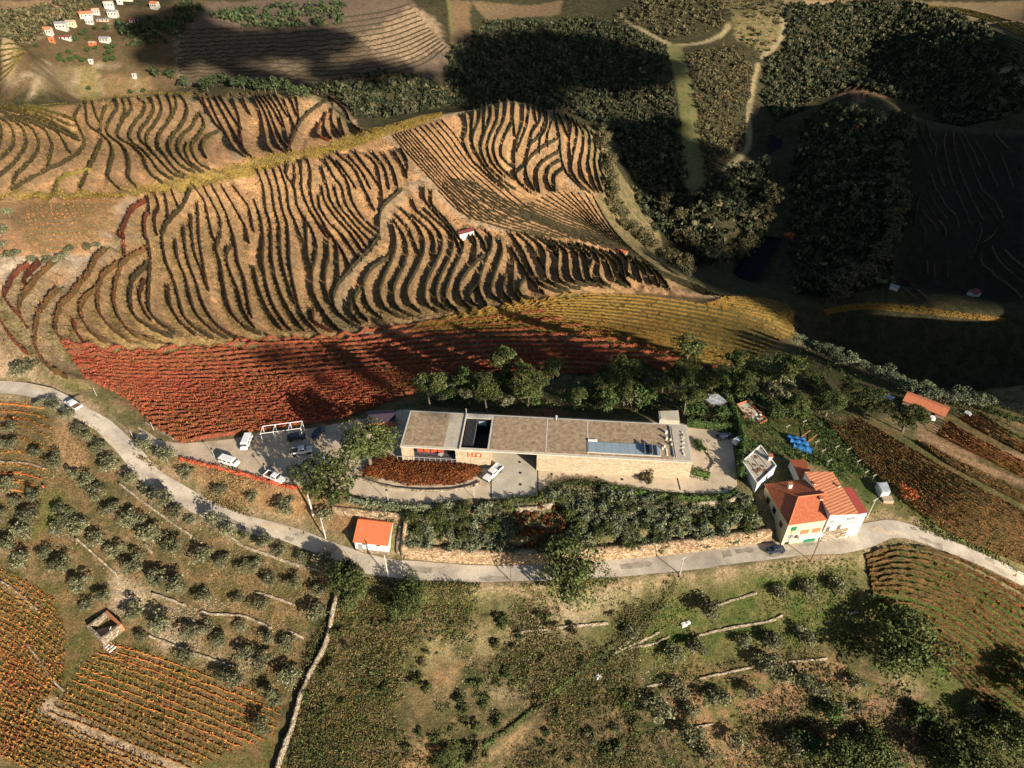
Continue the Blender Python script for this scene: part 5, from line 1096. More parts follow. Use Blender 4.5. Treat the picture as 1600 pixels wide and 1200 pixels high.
for i, (t_, lab) in enumerate(WALLS): lowwall('stone_wall', t_, .42, .36, lab, 'soil_stone', sink=.5, jag=.45, step=.8)
lowwall('field_wall', '525,936 510,1007 490,1045 472,1085 457,1137 440,1182 430,1215', 1.35, .7, 'tall dry stone wall running down to the bottom edge between olive grove and scrub', 'soil_stone', step=.9, jag=.22)
bar('vine_fence', [P1(228, 662) + np.array([0, 0, .1]), P1(272, 688) + np.array([0, 0, .1])], .3, .5, 'soil_stone', 'pale kerb at the end of the red vine rows by the car park', 'kerb')
# hedges
def hedge(txt, wdt, hgt, label, mat='hedge_leaf', den=70, leaf=.34, z=None):
    l = pxline(ps(txt), .8) if z is None else smooth_line(atz(*ps(txt).T, z)[:, :2], .8); V, F = row_mesh(l[:, :2], hgt, wdt, leaf, den); return tag(mk('hedge', V, F, mat, loc=(l[0, 0], l[0, 1], float(hz(*l[0, :2])))), label, 'hedge')
hedge('1072,664 1100,666 1125,668 1148,664', 2.4, 2.4, 'dark green hedge along the back of the yard right of the winery', z=0)
hedge('1128,624 1140,640 1148,660 1156,680 1160,700 1157,730 1155,752', 2.4, 3.2, 'tall dark hedge curving round the right end of the yard')
hedge('1087,690 1093,698 1098,706', 2.4, 1.3, 'oval clipped bush by the right corner of the winery', z=0); hedge('1082,739 1094,742 1108,745', 2.8, 1.3, 'long oval clipped bush before the right corner of the winery', z=0)
hedge('545,782 600,790 660,794 712,788', 1.8, 1.1, 'low silvery hedge along the lower edge of the winery lane', 'cistus_leaf'); hedge('800,784 840,780 868,760 905,756 950,760', 1.8, 1.3, 'dark hedge along the yard edge below the concrete court', 'oak_leaf'); hedge('950,762 1030,776 1100,780 1150,774', 1.6, 1.2, 'mixed hedge along the yard edge before the long wall', 'hedge_leaf')
hedge('283,718 320,727 345,733 400,748 445,760 465,764', .9, 1.0, 'red vine hedge bordering the lower side of the car park', 'v_red', 30)
p = atz(1010, 750, 0); tree('bare_bush', 'bush', p[0], p[1], 2.0, 'pale leafless bush leaning over the winery yard', 'shrub', mat='wood_brown', z=0)
for i in range(26):      # mended patches and worn edges of the asphalt
    k = int(RNG.integers(10, len(ROAD) - 12)); n_ = int(RNG.integers(3, 9)); seg = ROAD[k:k + n_]; t_ = np.gradient(seg[:, :2], axis=0); t_ /= np.linalg.norm(t_, axis=1)[:, None]; nn_ = np.stack([-t_[:, 1], t_[:, 0]], -1); o_ = RNG.uniform(-1.4, 1.4); w2 = RNG.uniform(.3, .8) * (1 + .3 * RNG.normal(size=n_))
    zz_ = ROADZ[k:k + n_] + .052; V = np.concatenate([np.column_stack([seg[:, :2] + nn_ * (o_ - w2)[:, None], zz_]), np.column_stack([seg[:, :2] + nn_ * (o_ + w2)[:, None], zz_])]); q_ = np.arange(n_ - 1); tag(mk('road_patch', V, np.stack([q_ + n_, q_, q_ + 1, q_ + 1 + n_][::-1], -1), 'asphalt_patch' if i % 3 else 'gravel_pale'), kind='structure')
# ---- vehicles: front is local +X
def vehicle(kind, u, v, ang, label, z=None, body='car_white', cargo=None, sc=1.0):
    z = float(hz(*P1(u, v)[:2])) + .05 if z is None else z; p = atz(u, v, z + .7); e = empty({'pickup': 'pickup_truck', 'van': 'van', 'car': 'parked_car', 'flatbed': 'flatbed_truck'}[kind], (p[0], p[1], z), ang, label, {'pickup': 'pickup truck', 'van': 'van', 'car': 'car', 'flatbed': 'truck'}[kind]); e.scale = (sc, sc, sc)
    if kind in ('pickup', 'flatbed'):
        L, W = 5.2, 1.85; MB().box((1.75, 0, .78), (1.7, W - .06, .5), taper=.96).out('bonnet', body, e, bevel=.09); MB().box((.25, 0, .8), (1.5, W, .66)).out('body', body, e, bevel=.06); MB().box((.2, 0, 1.42), (1.75, W - .1, .66), taper=.82, tx=-.12).out('cab', body, e, bevel=.07)
        MB().box((1.05, 0, 1.42), (.04, W - .4, .5)).out('windscreen', 'glass_dark', e).rotation_euler = (0, 0, 0)
        MB().poly([(1.12, -.72, 1.16), (1.12, .72, 1.16), (.86, .64, 1.66), (.86, -.64, 1.66)]).out('windscreen', 'glass_dark', e)
        for s in (-1, 1): MB().box((.2, s * (W / 2 - .135), 1.4), (1.2, .12, .36)).out('side_window', 'glass_dark', e)
        b0 = MB().box((-1.55, 0, .75), (2.2, W, .12)); b0.box((-1.55, W / 2 - .04, 1.02), (2.2, .07, .42)); b0.box((-1.55, -W / 2 + .04, 1.02), (2.2, .07, .42)); b0.box((-2.63, 0, 1.02), (.07, W, .42)); b0.box((-.5, 0, 1.05), (.07, W, .48)); b0.out('load_bed', body, e)
        MB().box((-1.55, 0, .84 if kind == 'flatbed' else .9), (2.0, W - .25, .06 if kind == 'flatbed' else .18)).out('load', cargo or 'cargo', e)
        MB().box((2.63, 0, .55), (.12, W - .1, .25)).out('bumper', 'tyre', e)
    elif kind == 'van':
        L, W = 4.9, 1.9; MB().box((-.35, 0, 1.15), (4.1, W, 1.5), taper=.93).out('body', body, e, bevel=.14); MB().box((2.0, 0, .8), (1.0, W - .08, .75), taper=.85).out('bonnet', body, e, bevel=.12)
        MB().poly([(1.8, -.75, 1.15), (1.8, .75, 1.15), (1.48, .68, 1.75), (1.48, -.68, 1.75)]).out('windscreen', 'glass_dark', e)
        for s in (-1, 1):
            for x in (-1.6, -.4, .9): MB().box((x, s * (W / 2 - .05), 1.5), (.85, .06, .4)).out('side_window', 'glass_dark', e)
        MB().box((-2.38, 0, 1.45), (.06, 1.4, .45)).out('rear_window', 'glass_dark', e)
    else:
        L, W = 4.4, 1.78; MB().box((0, 0, .68), (4.35, W, .62), taper=.97).out('body', body, e, bevel=.13); MB().box((-.45, 0, 1.18), (2.9, W - .14, .52), taper=.8).out('cabin', body, e, bevel=.1)
        MB().poly([(1.12, -.7, .98), (1.12, .7, .98), (.74, .58, 1.4), (.74, -.58, 1.4)]).out('windscreen', 'glass_dark', e)
        for s in (-1, 1):
            for x in (-1.2, -.1): MB().box((x, s * (W / 2 - .11), 1.2), (.85, .07, .26)).out('side_window', 'glass_dark', e)
        MB().box((-1.82, 0, 1.2), (.06, 1.2, .28)).out('rear_window', 'glass_dark', e)
    for x in (-L * .31, L * .32):
        for s in (-1, 1): MB().cyl((x, s * (W / 2 - .2), .36), (x, s * (W / 2 + .02), .36), .36, .36, 14).out('wheel', 'tyre', e)
    for s in (-1, 1): MB().box((L / 2 - .02, s * .62, .78), (.08, .32, .16)).out('headlight', 'metal_pale', e)
    return e
def hdg(u0, v0, u1, v1, z=0): a, b_ = atz(u0, v0, z), atz(u1, v1, z); return math.atan2(b_[1] - a[1], b_[0] - a[0])
vehicle('pickup', 114, 632, hdg(128, 640, 100, 622), 'white pickup with a loaded bed driving on the road at the left', z=2.6)
vehicle('van', 385, 691, hdg(388, 682, 381, 699), 'white van parked nose down beside the red vine rows', z=.02); vehicle('van', 358, 721, hdg(345, 717, 374, 726), 'white people carrier parked in front of the van', z=.02)
vehicle('pickup', 471, 704, hdg(456, 706, 487, 701), 'white pickup with an empty rusty bed in the tree shadow', z=.02); vehicle('pickup', 430, 746, hdg(414, 739, 446, 752), 'white pickup with a brown load beside the red hedge of the car park', z=.02)
vehicle('car', 512, 719, hdg(500, 715, 522, 724), 'white car half hidden under the big oak tree', z=.02); vehicle('car', 463, 682, hdg(455, 683, 475, 680), 'dark car under the metal frame of the car park', z=.02, body='car_dark'); vehicle('car', 497, 676, hdg(490, 680, 500, 668), 'dark car parked in shadow right of the metal frame', z=.02, body='car_dark')
vehicle('flatbed', 770, 739, hdg(782, 728, 758, 751), 'white flatbed truck parked at the left corner of the concrete court', z=.04, cargo='metal_pale', sc=1.05)
vehicle('car', 1131, 681, hdg(1123, 682, 1140, 679), 'dark blue car in the shadow by the yard hedge', z=.02, body='car_dark', sc=.85); vehicle('car', 1212, 858, hdg(1222, 857, 1204, 859), 'dark car parked on the road left of the red-roofed house', body='car_dark', sc=.9)
p = atz(1151, 691, .6); e = empty('box_trailer', (p[0], p[1], 0), .6, 'small white box trailer by the hedge at the right end of the yard', 'trailer'); MB().box((0, 0, .95), (2., 1.5, 1.1)).out('box', 'car_white', e, bevel=.05); MB().box((0, 0, 1.51), (1.2, .8, .05)).out('roof_hatch', 'metal_pale', e); MB().box((1.5, 0, .5), (1.1, .1, .1)).out('drawbar', 'tyre', e)
for s in (-1, 1): MB().cyl((0, s * .7, .3), (0, s * .85, .3), .3).out('wheel', 'tyre', e)
# metal carport frame
fe = empty('carport_frame', (*atz(440, 690, 0)[:2], 0), 0, 'white metal carport frame without a roof beside the red vine rows', 'frame'); fl_ = np.array([*fe.location])
tops = [(410, 666), (429.5, 663), (453, 660), (472, 658)]; h_ = 2.6; A_ = [atz(u, v, h_) for u, v in tops]; dv = (atz(410, 684, 0) - atz(410, 666, h_))[:2]; m_ = []
for a in A_:
    b2 = np.array([a[0] + .25, a[1] - 2.6, h_]); m_.append((a, b2))
    for q in (a, b2): MB().cyl(tuple(np.array([q[0], q[1], 0]) - fl_), tuple(np.array([q[0], q[1], h_]) - fl_), .085).out('post', 'car_white', fe)
    MB().cyl(tuple(a - fl_), tuple(b2 - fl_), .07).out('beam', 'car_white', fe)
for k in (0, 1): MB().cyl(tuple(m_[0][k] - fl_), tuple(m_[-1][k] - fl_), .08).out('rail', 'car_white', fe)
# poles and lamps
def pole(u0, v0, hgt, r, mat, label, name='utility_pole', cat='pole', arm=None, lamp=False, z=None):
    p = P1(u0, v0) if z is None else atz(u0, v0, z); e = empty(name, tuple(p), 0, label, cat); MB().cyl((0, 0, -.4), (0, 0, hgt), r, r * .6).out('post', mat, e)
    if arm: MB().box((0, 0, hgt - .4), (arm, .12, .12), .5).out('crossarm', mat, e); [MB().cyl((x * math.cos(.5), x * math.sin(.5), hgt - .35), (x * math.cos(.5), x * math.sin(.5), hgt - .1), .06).out('insulator', 'metal_pale', e) for x in (-arm * .45, 0, arm * .45)]
    if lamp: MB().cyl((0, 0, hgt - .05), (0, 0, hgt + .3), .28, .18, 12).out('lamp_head', 'dark_void', e)
    return e
e = pole(489, 804, 11.5, .24, 'pole_grey', 'tall concrete power pole with transformer beside the car park', arm=2.6); MB().box((.1, .45, 9.2), (.9, .7, 1.2)).out('transformer', 'metal_pale', e, bevel=.08)
pole(509, 841, 6.8, .16, 'pole_grey', 'shorter concrete pole just below the tall power pole'); pole(606.5, 901, 7.2, .17, 'pole_grey', 'pale pole at the road edge before the white house')
pole(837, 908, 6.2, .12, 'pole_wood', 'thin pole left of the big dark oak at the road'); pole(798, 908, 4.6, .1, 'pole_wood', 'brown post on the road edge left of the big dark oak'); pole(1062, 898, 6.0, .12, 'pole_grey', 'leaning pale pole on the lower road edge below the garden', arm=1.2)
pole(1266, 878, 7., .13, 'pole_wood', 'dark pole on the road before the house with the green door', arm=1.4); pole(1354, 810, 6.6, .13, 'pole_grey', 'pale pole at the right corner of the house with the red roof', arm=1.6); pole(563, 893, 3., .08, 'pole_wood', 'small brown post under the white house')
for u, v, lab in ((607, 785, 'yard lamp at the lower edge of the lane left of the hedge gap'), (741, 778, 'yard lamp at the lower lane edge near the flatbed truck')): pole(u, v, 3.9, .07, 'pole_grey', lab, 'lane_lamp', 'lamp', lamp=True, z=0)
for u, v, lab in ((416, 738, 'lamp post behind the pickup with the brown load'), (335, 714, 'small lamp at the left of the parked people carrier'), (208, 684, 'white post beside the path junction'), (240, 672, 'white drum post at the end of the red vine rows'), (151, 618, 'white post at the left end of the red vineyard')): pole(u, v, 2.6, .07, 'pole_grey', lab, 'lamp_post', 'post', lamp=('lamp' in lab))
FEN = [(1273, 700), (1283, 714), (1304, 708), (1322, 712), (1338, 730), (1350, 747), (1362, 753), (1254, 668), (1228, 676), (1292, 730)]
for i, (u, v) in enumerate(FEN): pole(u, v, 2.6, .05, 'timber', 'pale Y-shaped trellis post in the kitchen garden behind the house', 'trellis_post', 'post', arm=1.3)['group'] = 'trellis posts in the kitchen garden'
# ---- houses
def solid(parent, top, zb, mat, name='wall'): L_ = parent.location; return MB().prism([tuple(np.array(p) - np.array(L_)) for p in top], zb - L_[2]).out(name, mat, parent)
def faces(parent, polys, mat, name='roof', thick=.12):
    L_ = np.array(parent.location); m = MB()
    for pl in polys: m.poly([tuple(np.array(p) - L_) for p in pl])
    o = m.out(name, mat, parent); md = o.modifiers.new('thickness', 'SOLIDIFY'); md.thickness = thick; md.offset = 1; return o
def gable(name, u, v, L, W, h, rh, ang, wall, roof, label, z=None, win=3, cat='house', chim=False):
    p = P1(u, v); z = p[2] if z is None else z; e = empty(name, (p[0], p[1], z), ang, label, cat); MB().box((0, 0, h / 2 - .7), (L, W, h + 1.4)).out('wall', wall, e)
    o = .25; x, y = L / 2 + o, W / 2 + o; g = MB().poly([(-L / 2, -W / 2, h), (-L / 2, W / 2, h), (-L / 2, 0, h + rh)]); g.poly([(L / 2, -W / 2, h), (L / 2, W / 2, h), (L / 2, 0, h + rh)]); g.out('gable', wall, e)
    k = MB().poly([(-x, -y, h - o * rh / (W / 2)), (x, -y, h - o * rh / (W / 2)), (x, 0, h + rh), (-x, 0, h + rh)]); k.poly([(-x, 0, h + rh), (x, 0, h + rh), (x, y, h - o * rh / (W / 2)), (-x, y, h - o * rh / (W / 2))]); r = k.out('roof', roof, e); md = r.modifiers.new('t', 'SOLIDIFY'); md.thickness = .14; md.offset = 1
    for i in range(win):
        xx = -L / 2 + (i + .5) * L / win; f = MB().box((xx, -W / 2 - .03, h * .6), (.9, .08, 1.1)).out('window', 'glass_dark', e)
    if chim: MB().box((L * .25, W * .15, h + rh), (.6, .6, 1.4)).out('chimney', 'white_wall', r)
    return e
# white house with the orange roof below the lane
zb = float(hz(*P1(580, 872)[:2])) - .1
F0, F1 = atz(557, 862, zb), atz(608.5, 868, zb); ang = math.atan2(*(F1 - F0)[[1, 0]]); Lh = float(np.linalg.norm((F1 - F0)[:2])); nrm = np.array([-math.sin(ang), math.cos(ang)]); Wh = 7.2; cen = (F0 + F1)[:2] / 2 + nrm * Wh / 2
e = empty('white_house', (cen[0], cen[1], zb), ang, 'white house with a plain orange gable roof standing between lane and road', 'house')
MB().box((0, 0, .4), (Lh + .1, Wh + .1, 1.6)).out('plinth', 'soil_stone', e); MB().box((0, 0, 2.4), (Lh, Wh, 2.5)).out('wall', 'white_wall', e); hh = 3.65; rr = 2.0
g = MB().poly([(-Lh / 2, -Wh / 2, hh), (-Lh / 2, Wh / 2, hh), (-Lh / 2, .6, hh + rr)]); g.poly([(Lh / 2, -Wh / 2, hh), (Lh / 2, Wh / 2, hh), (Lh / 2, .6, hh + rr)]); g.out('gable', 'white_wall', e)
for nm, pl, mt in (('roof', [(-Lh / 2 - .2, -Wh / 2 - .3, hh - .1), (Lh / 2 + .2, -Wh / 2 - .3, hh - .1), (Lh / 2 + .2, .6, hh + rr + .03), (-Lh / 2 - .2, .6, hh + rr + .03)], 'orange_pale'), ('roof', [(-Lh / 2 - .2, .605, hh + rr + .03), (Lh / 2 + .2, .605, hh + rr + .03), (Lh / 2 + .2, Wh / 2 + .25, hh - .05), (-Lh / 2 - .2, Wh / 2 + .25, hh - .05)], 'orange_pale')):
    o = MB().poly(pl).out(nm, mt, e); md = o.modifiers.new('t', 'SOLIDIFY'); md.thickness = .14
for x in (-Lh * .24, -Lh * .19, Lh * .19, Lh * .24): MB().box((x, -Wh / 2 - .03, 3.2), (.35, .1, .7)).out('window', 'glass_dark', e)
MB().box((-Lh / 2 + 1.2, -Wh / 2 - .04, 1.9), (.9, .1, 1.7)).out('door', 'grey_roof', e)
lowwall('stone_steps', '624,866 626,850 628,835 631,822', .7, 1.5, 'rubble steps climbing between the white house and its side wall', 'soil_stone', jag=.6)
# big house with the tiled hip roof
zg = -6.0; zt = 1.1
hp = lambda u, v, z: atz(u, v, z)
E = empty('farm_house', (*hp(1228, 850, zg)[:2], zg), 0, 'big cream farmhouse with tiled hip roof and a long orange lean-to roof by the road', 'house')
FLc, BLc = hp(1232, 821, zt), hp(1194, 757, zt); FRc = hp(1297, 812, zt); BRc = BLc + (FRc - FLc); ap1, ap2 = hp(1247, 777, zt + 2.1), hp(1290, 772, zt + 2.1)
inset = lambda P_, k=.35: [np.array(p) + (sum(P_) / len(P_) - np.array(p)) * np.array([1, 1, 0]) * k / np.linalg.norm((sum(P_) / len(P_) - np.array(p))[:2]) for p in P_]
solid(E, [np.array([*q[:2], zt - .05]) for q in inset([FLc, FRc, BRc, BLc])], zg - 2, 'cream_wall')
faces(E, [[FLc, FRc, ap2, ap1], [BLc, FLc, ap1], [BRc, BLc, ap1, ap2], [FRc, BRc, ap2]], 'tile_house')
for a, b_ in ((FLc, ap1), (BLc, ap1), (ap1, ap2)): MB().cyl(tuple(a - np.array(E.location) + np.array([0, 0, .12])), tuple(b_ - np.array(E.location) + np.array([0, 0, .15])), .16, .16, 6).out('ridge_tiles', 'orange_tile', E)
# lean-to block on the right: higher mono-pitch roof
q0, q1, q2, q3 = hp(1298, 805, 2.9), hp(1343, 803, 1.6), hp(1301, 737, 1.6), hp(1257, 737, 2.9)
solid(E, [q - np.array([0, 0, .1]) for q in inset([q0, q1, q2, q3], .2)], zg - 2, 'white_wall', 'block_wall'); faces(E, [[q0, q1, q2, q3]], 'tile_lean', 'lean_roof')
r0, r1, r2, r3 = hp(1343.5, 803.5, 1.3), hp(1356, 801, 1.0), hp(1330, 762, 1.0), hp(1318, 762, 1.3)
solid(E, [q - np.array([0, 0, .1]) for q in inset([r0, r1, r2, r3], .15)], zg - 2, 'white_wall', 'side_wall'); faces(E, [[r0, r1, r2, r3]], 'red_sheet', 'red_roof')
s0, s1, s2, s3 = hp(1249, 749, .2), hp(1268, 741, .2), hp(1259, 718, .2), hp(1234, 718, .2); sm0, sm1 = hp(1242, 731, 1.2), hp(1264, 731, 1.2)
solid(E, [q - np.array([0, 0, .1]) for q in inset([s0, s1, s2, s3], .2)], zg - 1, 'white_wall', 'annexe_wall'); faces(E, [[s0, s1, sm1, sm0], [sm0, sm1, s2, s3]], 'orange_pale', 'annexe_roof')
def onroof(u, v, z, s, h, mat='white_wall', name='chimney'): p = hp(u, v, z) - np.array(E.location); MB().box((p[0], p[1], p[2] - .4 + h / 2), (s, s, h + .8)).out(name, mat, E); MB().box((p[0], p[1], p[2] + h + .05), (s + .25, s + .25, .12)).out('chimney_cap', 'brick', E)
onroof(1233, 763, 1.9, .7, 1.5); onroof(1282, 782, 2.4, .6, .8); onroof(1273, 757, 2.7, .35, .4); onroof(1283, 772, 2.6, .35, .3); onroof(1311, 760, 1.9, .35, .4)
FA, FB = inset([FLc, FRc, BRc, BLc])[0], inset([FLc, FRc, BRc, BLc])[1]; fd = (FB - FA)[:2]; fL = np.linalg.norm(fd); fd /= fL; fn = np.array([fd[1], -fd[0]]); fa = math.atan2(fd[1], fd[0])
def onwall(A, d, n, a, s, z, w_, h, mat, name, th=.1): c = A[:2] + d * s + n * th * .5; L_ = E.location; return MB().box((c[0] - L_[0], c[1] - L_[1], z - L_[2]), (w_, th, h), a).out(name, mat, E)
for s, z, w_, h, mat, nm in ((1.6, -.6, 1.2, 1.2, 'door_green', 'shutter'), (1.6, -3.2, 1.3, 1., 'grey_roof', 'window'), (fL * .72, -4.9, 2.6, 2.2, 'door_green', 'garage_door'), (1.2, -5.4, .9, .9, 'glass_dark', 'window'), (fL * .5, -2.3, 1.9, 1.5, 'brick', 'balcony_arch'), (fL * .8, -2.3, 1.9, 1.5, 'brick', 'balcony_arch')): onwall(FA, fd, fn, fa, s, z, w_, h, mat, nm)
onwall(FA, fd, fn, fa, fL * .64, -3.2, fL * .62, .9, 'white_wall', 'balcony', .9)
BA = inset([FLc, FRc, BRc, BLc])[3]; sd = (FA - BA)[:2]; sL = np.linalg.norm(sd); sd /= sL; sn = np.array([sd[1], -sd[0]]); sa = math.atan2(sd[1], sd[0])
for s, z, mat in ((2.5, -1, 'glass_dark'), (5.5, -1, 'glass_dark'), (9., -1.5, 'dark_red'), (4, -4, 'glass_dark')): onwall(BA, sd, sn, sa, s, z, 1.2, 1.4, mat, 'window')
G0, G1 = inset([q0, q1, q2, q3], .2)[:2]; gd = (G1 - G0)[:2]; gL = np.linalg.norm(gd); gd /= gL; gn = np.array([gd[1], -gd[0]]); ga = math.atan2(gd[1], gd[0])
for s, z, w_, h, mat, nm in ((1.2, .4, .9, .7, 'grey_roof', 'window'), (gL * .8, .3, 1.9, .8, 'grey_roof', 'window'), (gL * .12, -2., .8, 1.3, 'pole_wood', 'window'), (gL * .5, -2., .8, 1.3, 'pole_wood', 'window')): onwall(G0, gd, gn, ga, s, z, w_, h, mat, nm)
onwall(G0, gd, gn, ga, gL * .5, -.8, gL, .15, 'roof_edge', 'cornice', .35); onwall(G0, gd, gn, ga, gL * .45, -4.3, gL * .85, 3.2, 'soil_stone', 'stone_facing', .12)
# sheds and ruins
def flat(name, pts, z, zb, wall, top, label, cat='shed', rim=True):
    T = [atz(u, v, z) for u, v in pts]; c = sum(T) / len(T); e = empty(name, (c[0], c[1], zb), 0, label, cat); solid(e, T, zb - .5, wall)
    L_ = np.array(e.location); MB().prism([tuple(q - L_ + np.array([0, 0, .08])) for q in inset(T, .35)], z - zb + .01).out('roof', top, e)
    if rim:
        for a, b_ in zip(T, T[1:] + T[:1]): d = b_ - a; MB().box(tuple((a + b_) / 2 - L_ + np.array([0, 0, .2])), (float(np.linalg.norm(d[:2])), .22, .4), math.atan2(d[1], d[0])).out('parapet', wall, e)
    return e
zr = float(hz(*P1(1188, 735)[:2])); e = flat('flat_roof_house', [(1160, 722), (1183, 757), (1212, 729), (1188, 697)], zr + 2.8, zr, 'white_wall', 'roof_gravel_pale', 'small white flat-roofed building with a stained roof left of the farmhouse', 'house')
L_ = np.array(e.location); pc = atz(1203, 716, zr + 3.4) - L_; MB().box(tuple(pc), (.7, .7, 1.6)).out('chimney', 'white_wall', e); MB().box(tuple(pc + np.array([0, 0, .9])), (1., 1., .2)).out('chimney_cap', 'brick', e)
for i in range(4): a, b_ = atz(1166 + i * 7, 715 - i * 5, zr + 2.92) - L_, atz(1188 + i * 7, 746 - i * 7, zr + 2.92) - L_; d = b_ - a; MB().box(tuple((a + b_) / 2), (float(np.linalg.norm(d[:2])) * .85, .2, .15), math.atan2(d[1], d[0])).out('roof_beam', 'concrete', e)
for i in range(7): q = atz(1188 + random.uniform(-12, 12), 727 + random.uniform(-14, 14), zr + 2.95) - L_; MB().box(tuple(q), (random.uniform(.6, 1.3), random.uniform(.5, 1.), .1), random.random() * 3).out('roof_patch', 'cargo', e)
zr = float(hz(*P1(1112, 627)[:2])); flat('metal_shed', [(1089, 615), (1109, 631), (1126, 635), (1137, 627), (1122, 615)], zr + 2.4, zr, 'pole_wood', 'metal_pale', 'low shed with a pale blue sheet-metal roof in the wood', rim=False)
zr = float(hz(*P1(1045, 652)[:2])); flat('concrete_tank', [(1029, 642), (1031, 655), (1062, 658), (1060, 641)], zr + 1.8, zr, 'concrete', 'concrete', 'pale concrete tank behind the right end of the winery', 'tank', rim=False)
zr = float(hz(*P1(1174, 648)[:2])); e = flat('ruined_hut', [(1151, 633), (1177, 667), (1198, 657), (1168, 627)], zr + 1.0, zr, 'brick', 'concrete', 'ruined hut with low brick walls and white rubble inside', 'ruin')
L_ = np.array(e.location)
for i in range(26): q = atz(1174 + random.uniform(-14, 16), 648 + random.uniform(-12, 12), zr + 1.2) - L_; MB().box(tuple(q), (random.uniform(.3, 1.1), random.uniform(.3, .8), random.uniform(.2, .5)), random.random() * 3).out('rubble', random.choice(['white_wall', 'brick', 'metal_pale', 'cargo']), e)
zr = float(hz(*P1(1382, 766)[:2])); e = flat('tin_shed', [(1370, 754), (1378, 770), (1392, 768), (1386, 753)], zr + 2.3, zr, 'metal_pale', 'metal_pale', 'small open shed with a blue-grey tin roof in the garden', rim=False); L_ = np.array(e.location); q = atz(1386, 781, zr + .5) - L_; MB().box(tuple(q), (2.4, 1.6, 1.)).out('frame', 'timber', e)
# tarpaulins
for i, (u, v) in enumerate(((1243, 688), (1248, 694), (1253, 702))):
    p = P1(u, v); V, F = [], []
    for a in range(9):
        for b2 in range(7): x, y = (a / 8 - .5) * 4.4, (b2 / 6 - .5) * 2.6; V.append((x, y, 1.1 * math.cos(b2 / 6 * math.pi - math.pi / 2) + .25 * math.sin(a * 2.1 + i) + .12 * random.random()))
    F = [(a * 7 + b2, (a + 1) * 7 + b2, (a + 1) * 7 + b2 + 1, a * 7 + b2 + 1) for a in range(8) for b2 in range(6)]; o = mk('tarpaulin', V, np.array(F), 'tarp_blue', smooth=False); o.location = tuple(p); o.rotation_euler = (0, 0, -.3); tag(o, ['upper blue tarpaulin bundle behind the farmhouse', 'middle blue tarpaulin bundle behind the farmhouse', 'lower blue tarpaulin bundle behind the farmhouse'][i], 'tarpaulin')
p = P1(1262, 684); e = empty('timber_frame', tuple(p), -.9, 'rusty timber frame leaning beside the blue tarpaulins', 'frame'); [MB().box((x, 0, .4), (.15, 5, .15)).out('beam', 'brick', e) for x in (-1, 1)]
gable('vineyard_shed', 727, 368, 7., 3.4, 2.2, .5, hdg(719, 367, 742, 361, -25), 'white_wall', 'dark_red', 'tiny white shed with a dark red roof among the vine terraces', win=0, cat='shed')
gable('orange_barn', 1443, 640, 11, 4.8, 2.2, .9, hdg(1415, 633, 1464, 652, -17), 'tan_roof', 'orange_tile', 'long barn with an orange tiled roof at the valley edge', win=2, cat='barn')
gable('dark_hut', 598, 662, 6.5, 4., 2.4, .7, .12, 'brick', 'shaded_roof', 'small dark-roofed hut in the shade left of the winery', win=0, cat='hut', z=0)  # roof colour darkened, the oak's shade is put into it
gable('brick_hut', 972, 397, 4.5, 2.4, 1.6, .4, -.5, 'tan_roof', 'orange_pale', 'tiny pale orange hut on the steep vine slope near the river', win=0, cat='hut'); gable('valley_house', 1520, 462, 6, 4, 2.5, .8, .5, 'white_wall', 'dark_red', 'small white house with a red roof deep in the shaded valley', win=1)
gable('valley_hut', 1396, 452, 4, 2.4, 2, .4, -.6, 'white_wall', 'grey_roof', 'tiny white hut beside the trees in the dark valley', win=0, cat='hut')
p = P1(1388, 622); e = empty('scrap_heap', tuple(p), .2, 'heap of white panels and brick scrap left of the orange barn', 'heap'); [MB().box((random.uniform(-2.2, 2.2), random.uniform(-1, 1), random.uniform(.2, .9)), (1.3, .9, .12), random.random() * 3).out('panel', random.choice(['white_wall', 'white_wall', 'brick']), e) for _ in range(12)]
p = P1(1512, 647); o = MB().cyl((0, 0, 0), (0, 0, .5), 1.1, .9, 16).out('water_tank', 'white_wall'); o.location = tuple(p); tag(o, 'round white water tank on the tan earth near the valley rim', 'tank')
for i, (u, v) in enumerate(((1456, 655), (1467, 648))): p = P1(u, v); o = MB().cyl((0, 0, 0), (0, 0, .9), .9, .7, 12).out('covered_heap', 'white_wall'); o.location = tuple(p); tag(o, ['left pale covered heap at the end of the orange barn', 'right pale covered heap at the end of the orange barn'][i], 'heap')
# ruined stone hut in the olive grove
p = P1(168, 985); e = empty('stone_hut', tuple(p), -.62, 'roofless stone hut with reddish walls on the terraces at the lower left', 'ruin')
for c, d in (((0, -2, .9), (5.4, .5, 2.2)), ((0, 2, .9), (5.4, .5, 2.2)), ((-2.45, 0, .9), (.5, 3.5, 2.2)), ((2.45, 0, .9), (.5, 3.5, 2.2))): MB().box(c, d).out('wall', 'brick' if c[1] > 1 else 'soil_stone', e)
MB().box((0, 0, .05), (4.4, 3.5, .3)).out('floor', 'tan_roof', e); MB().cyl((1.6, -1.2, .2), (1.9, .6, 2.4), .07).out('fallen_beam', 'white_wall', e)
p = P1(171, 1011); e = empty('pallet_stack', tuple(p), -.6, 'white slatted pallet lying below the roofless stone hut', 'pallet'); [MB().box((-1.2 + i * .8, 0, .2), (.35, 1.5, .14)).out('slat', 'white_wall', e) for i in range(4)]; MB().box((0, 0, .08), (3., 1.6, .1)).out('base', 'tyre', e)
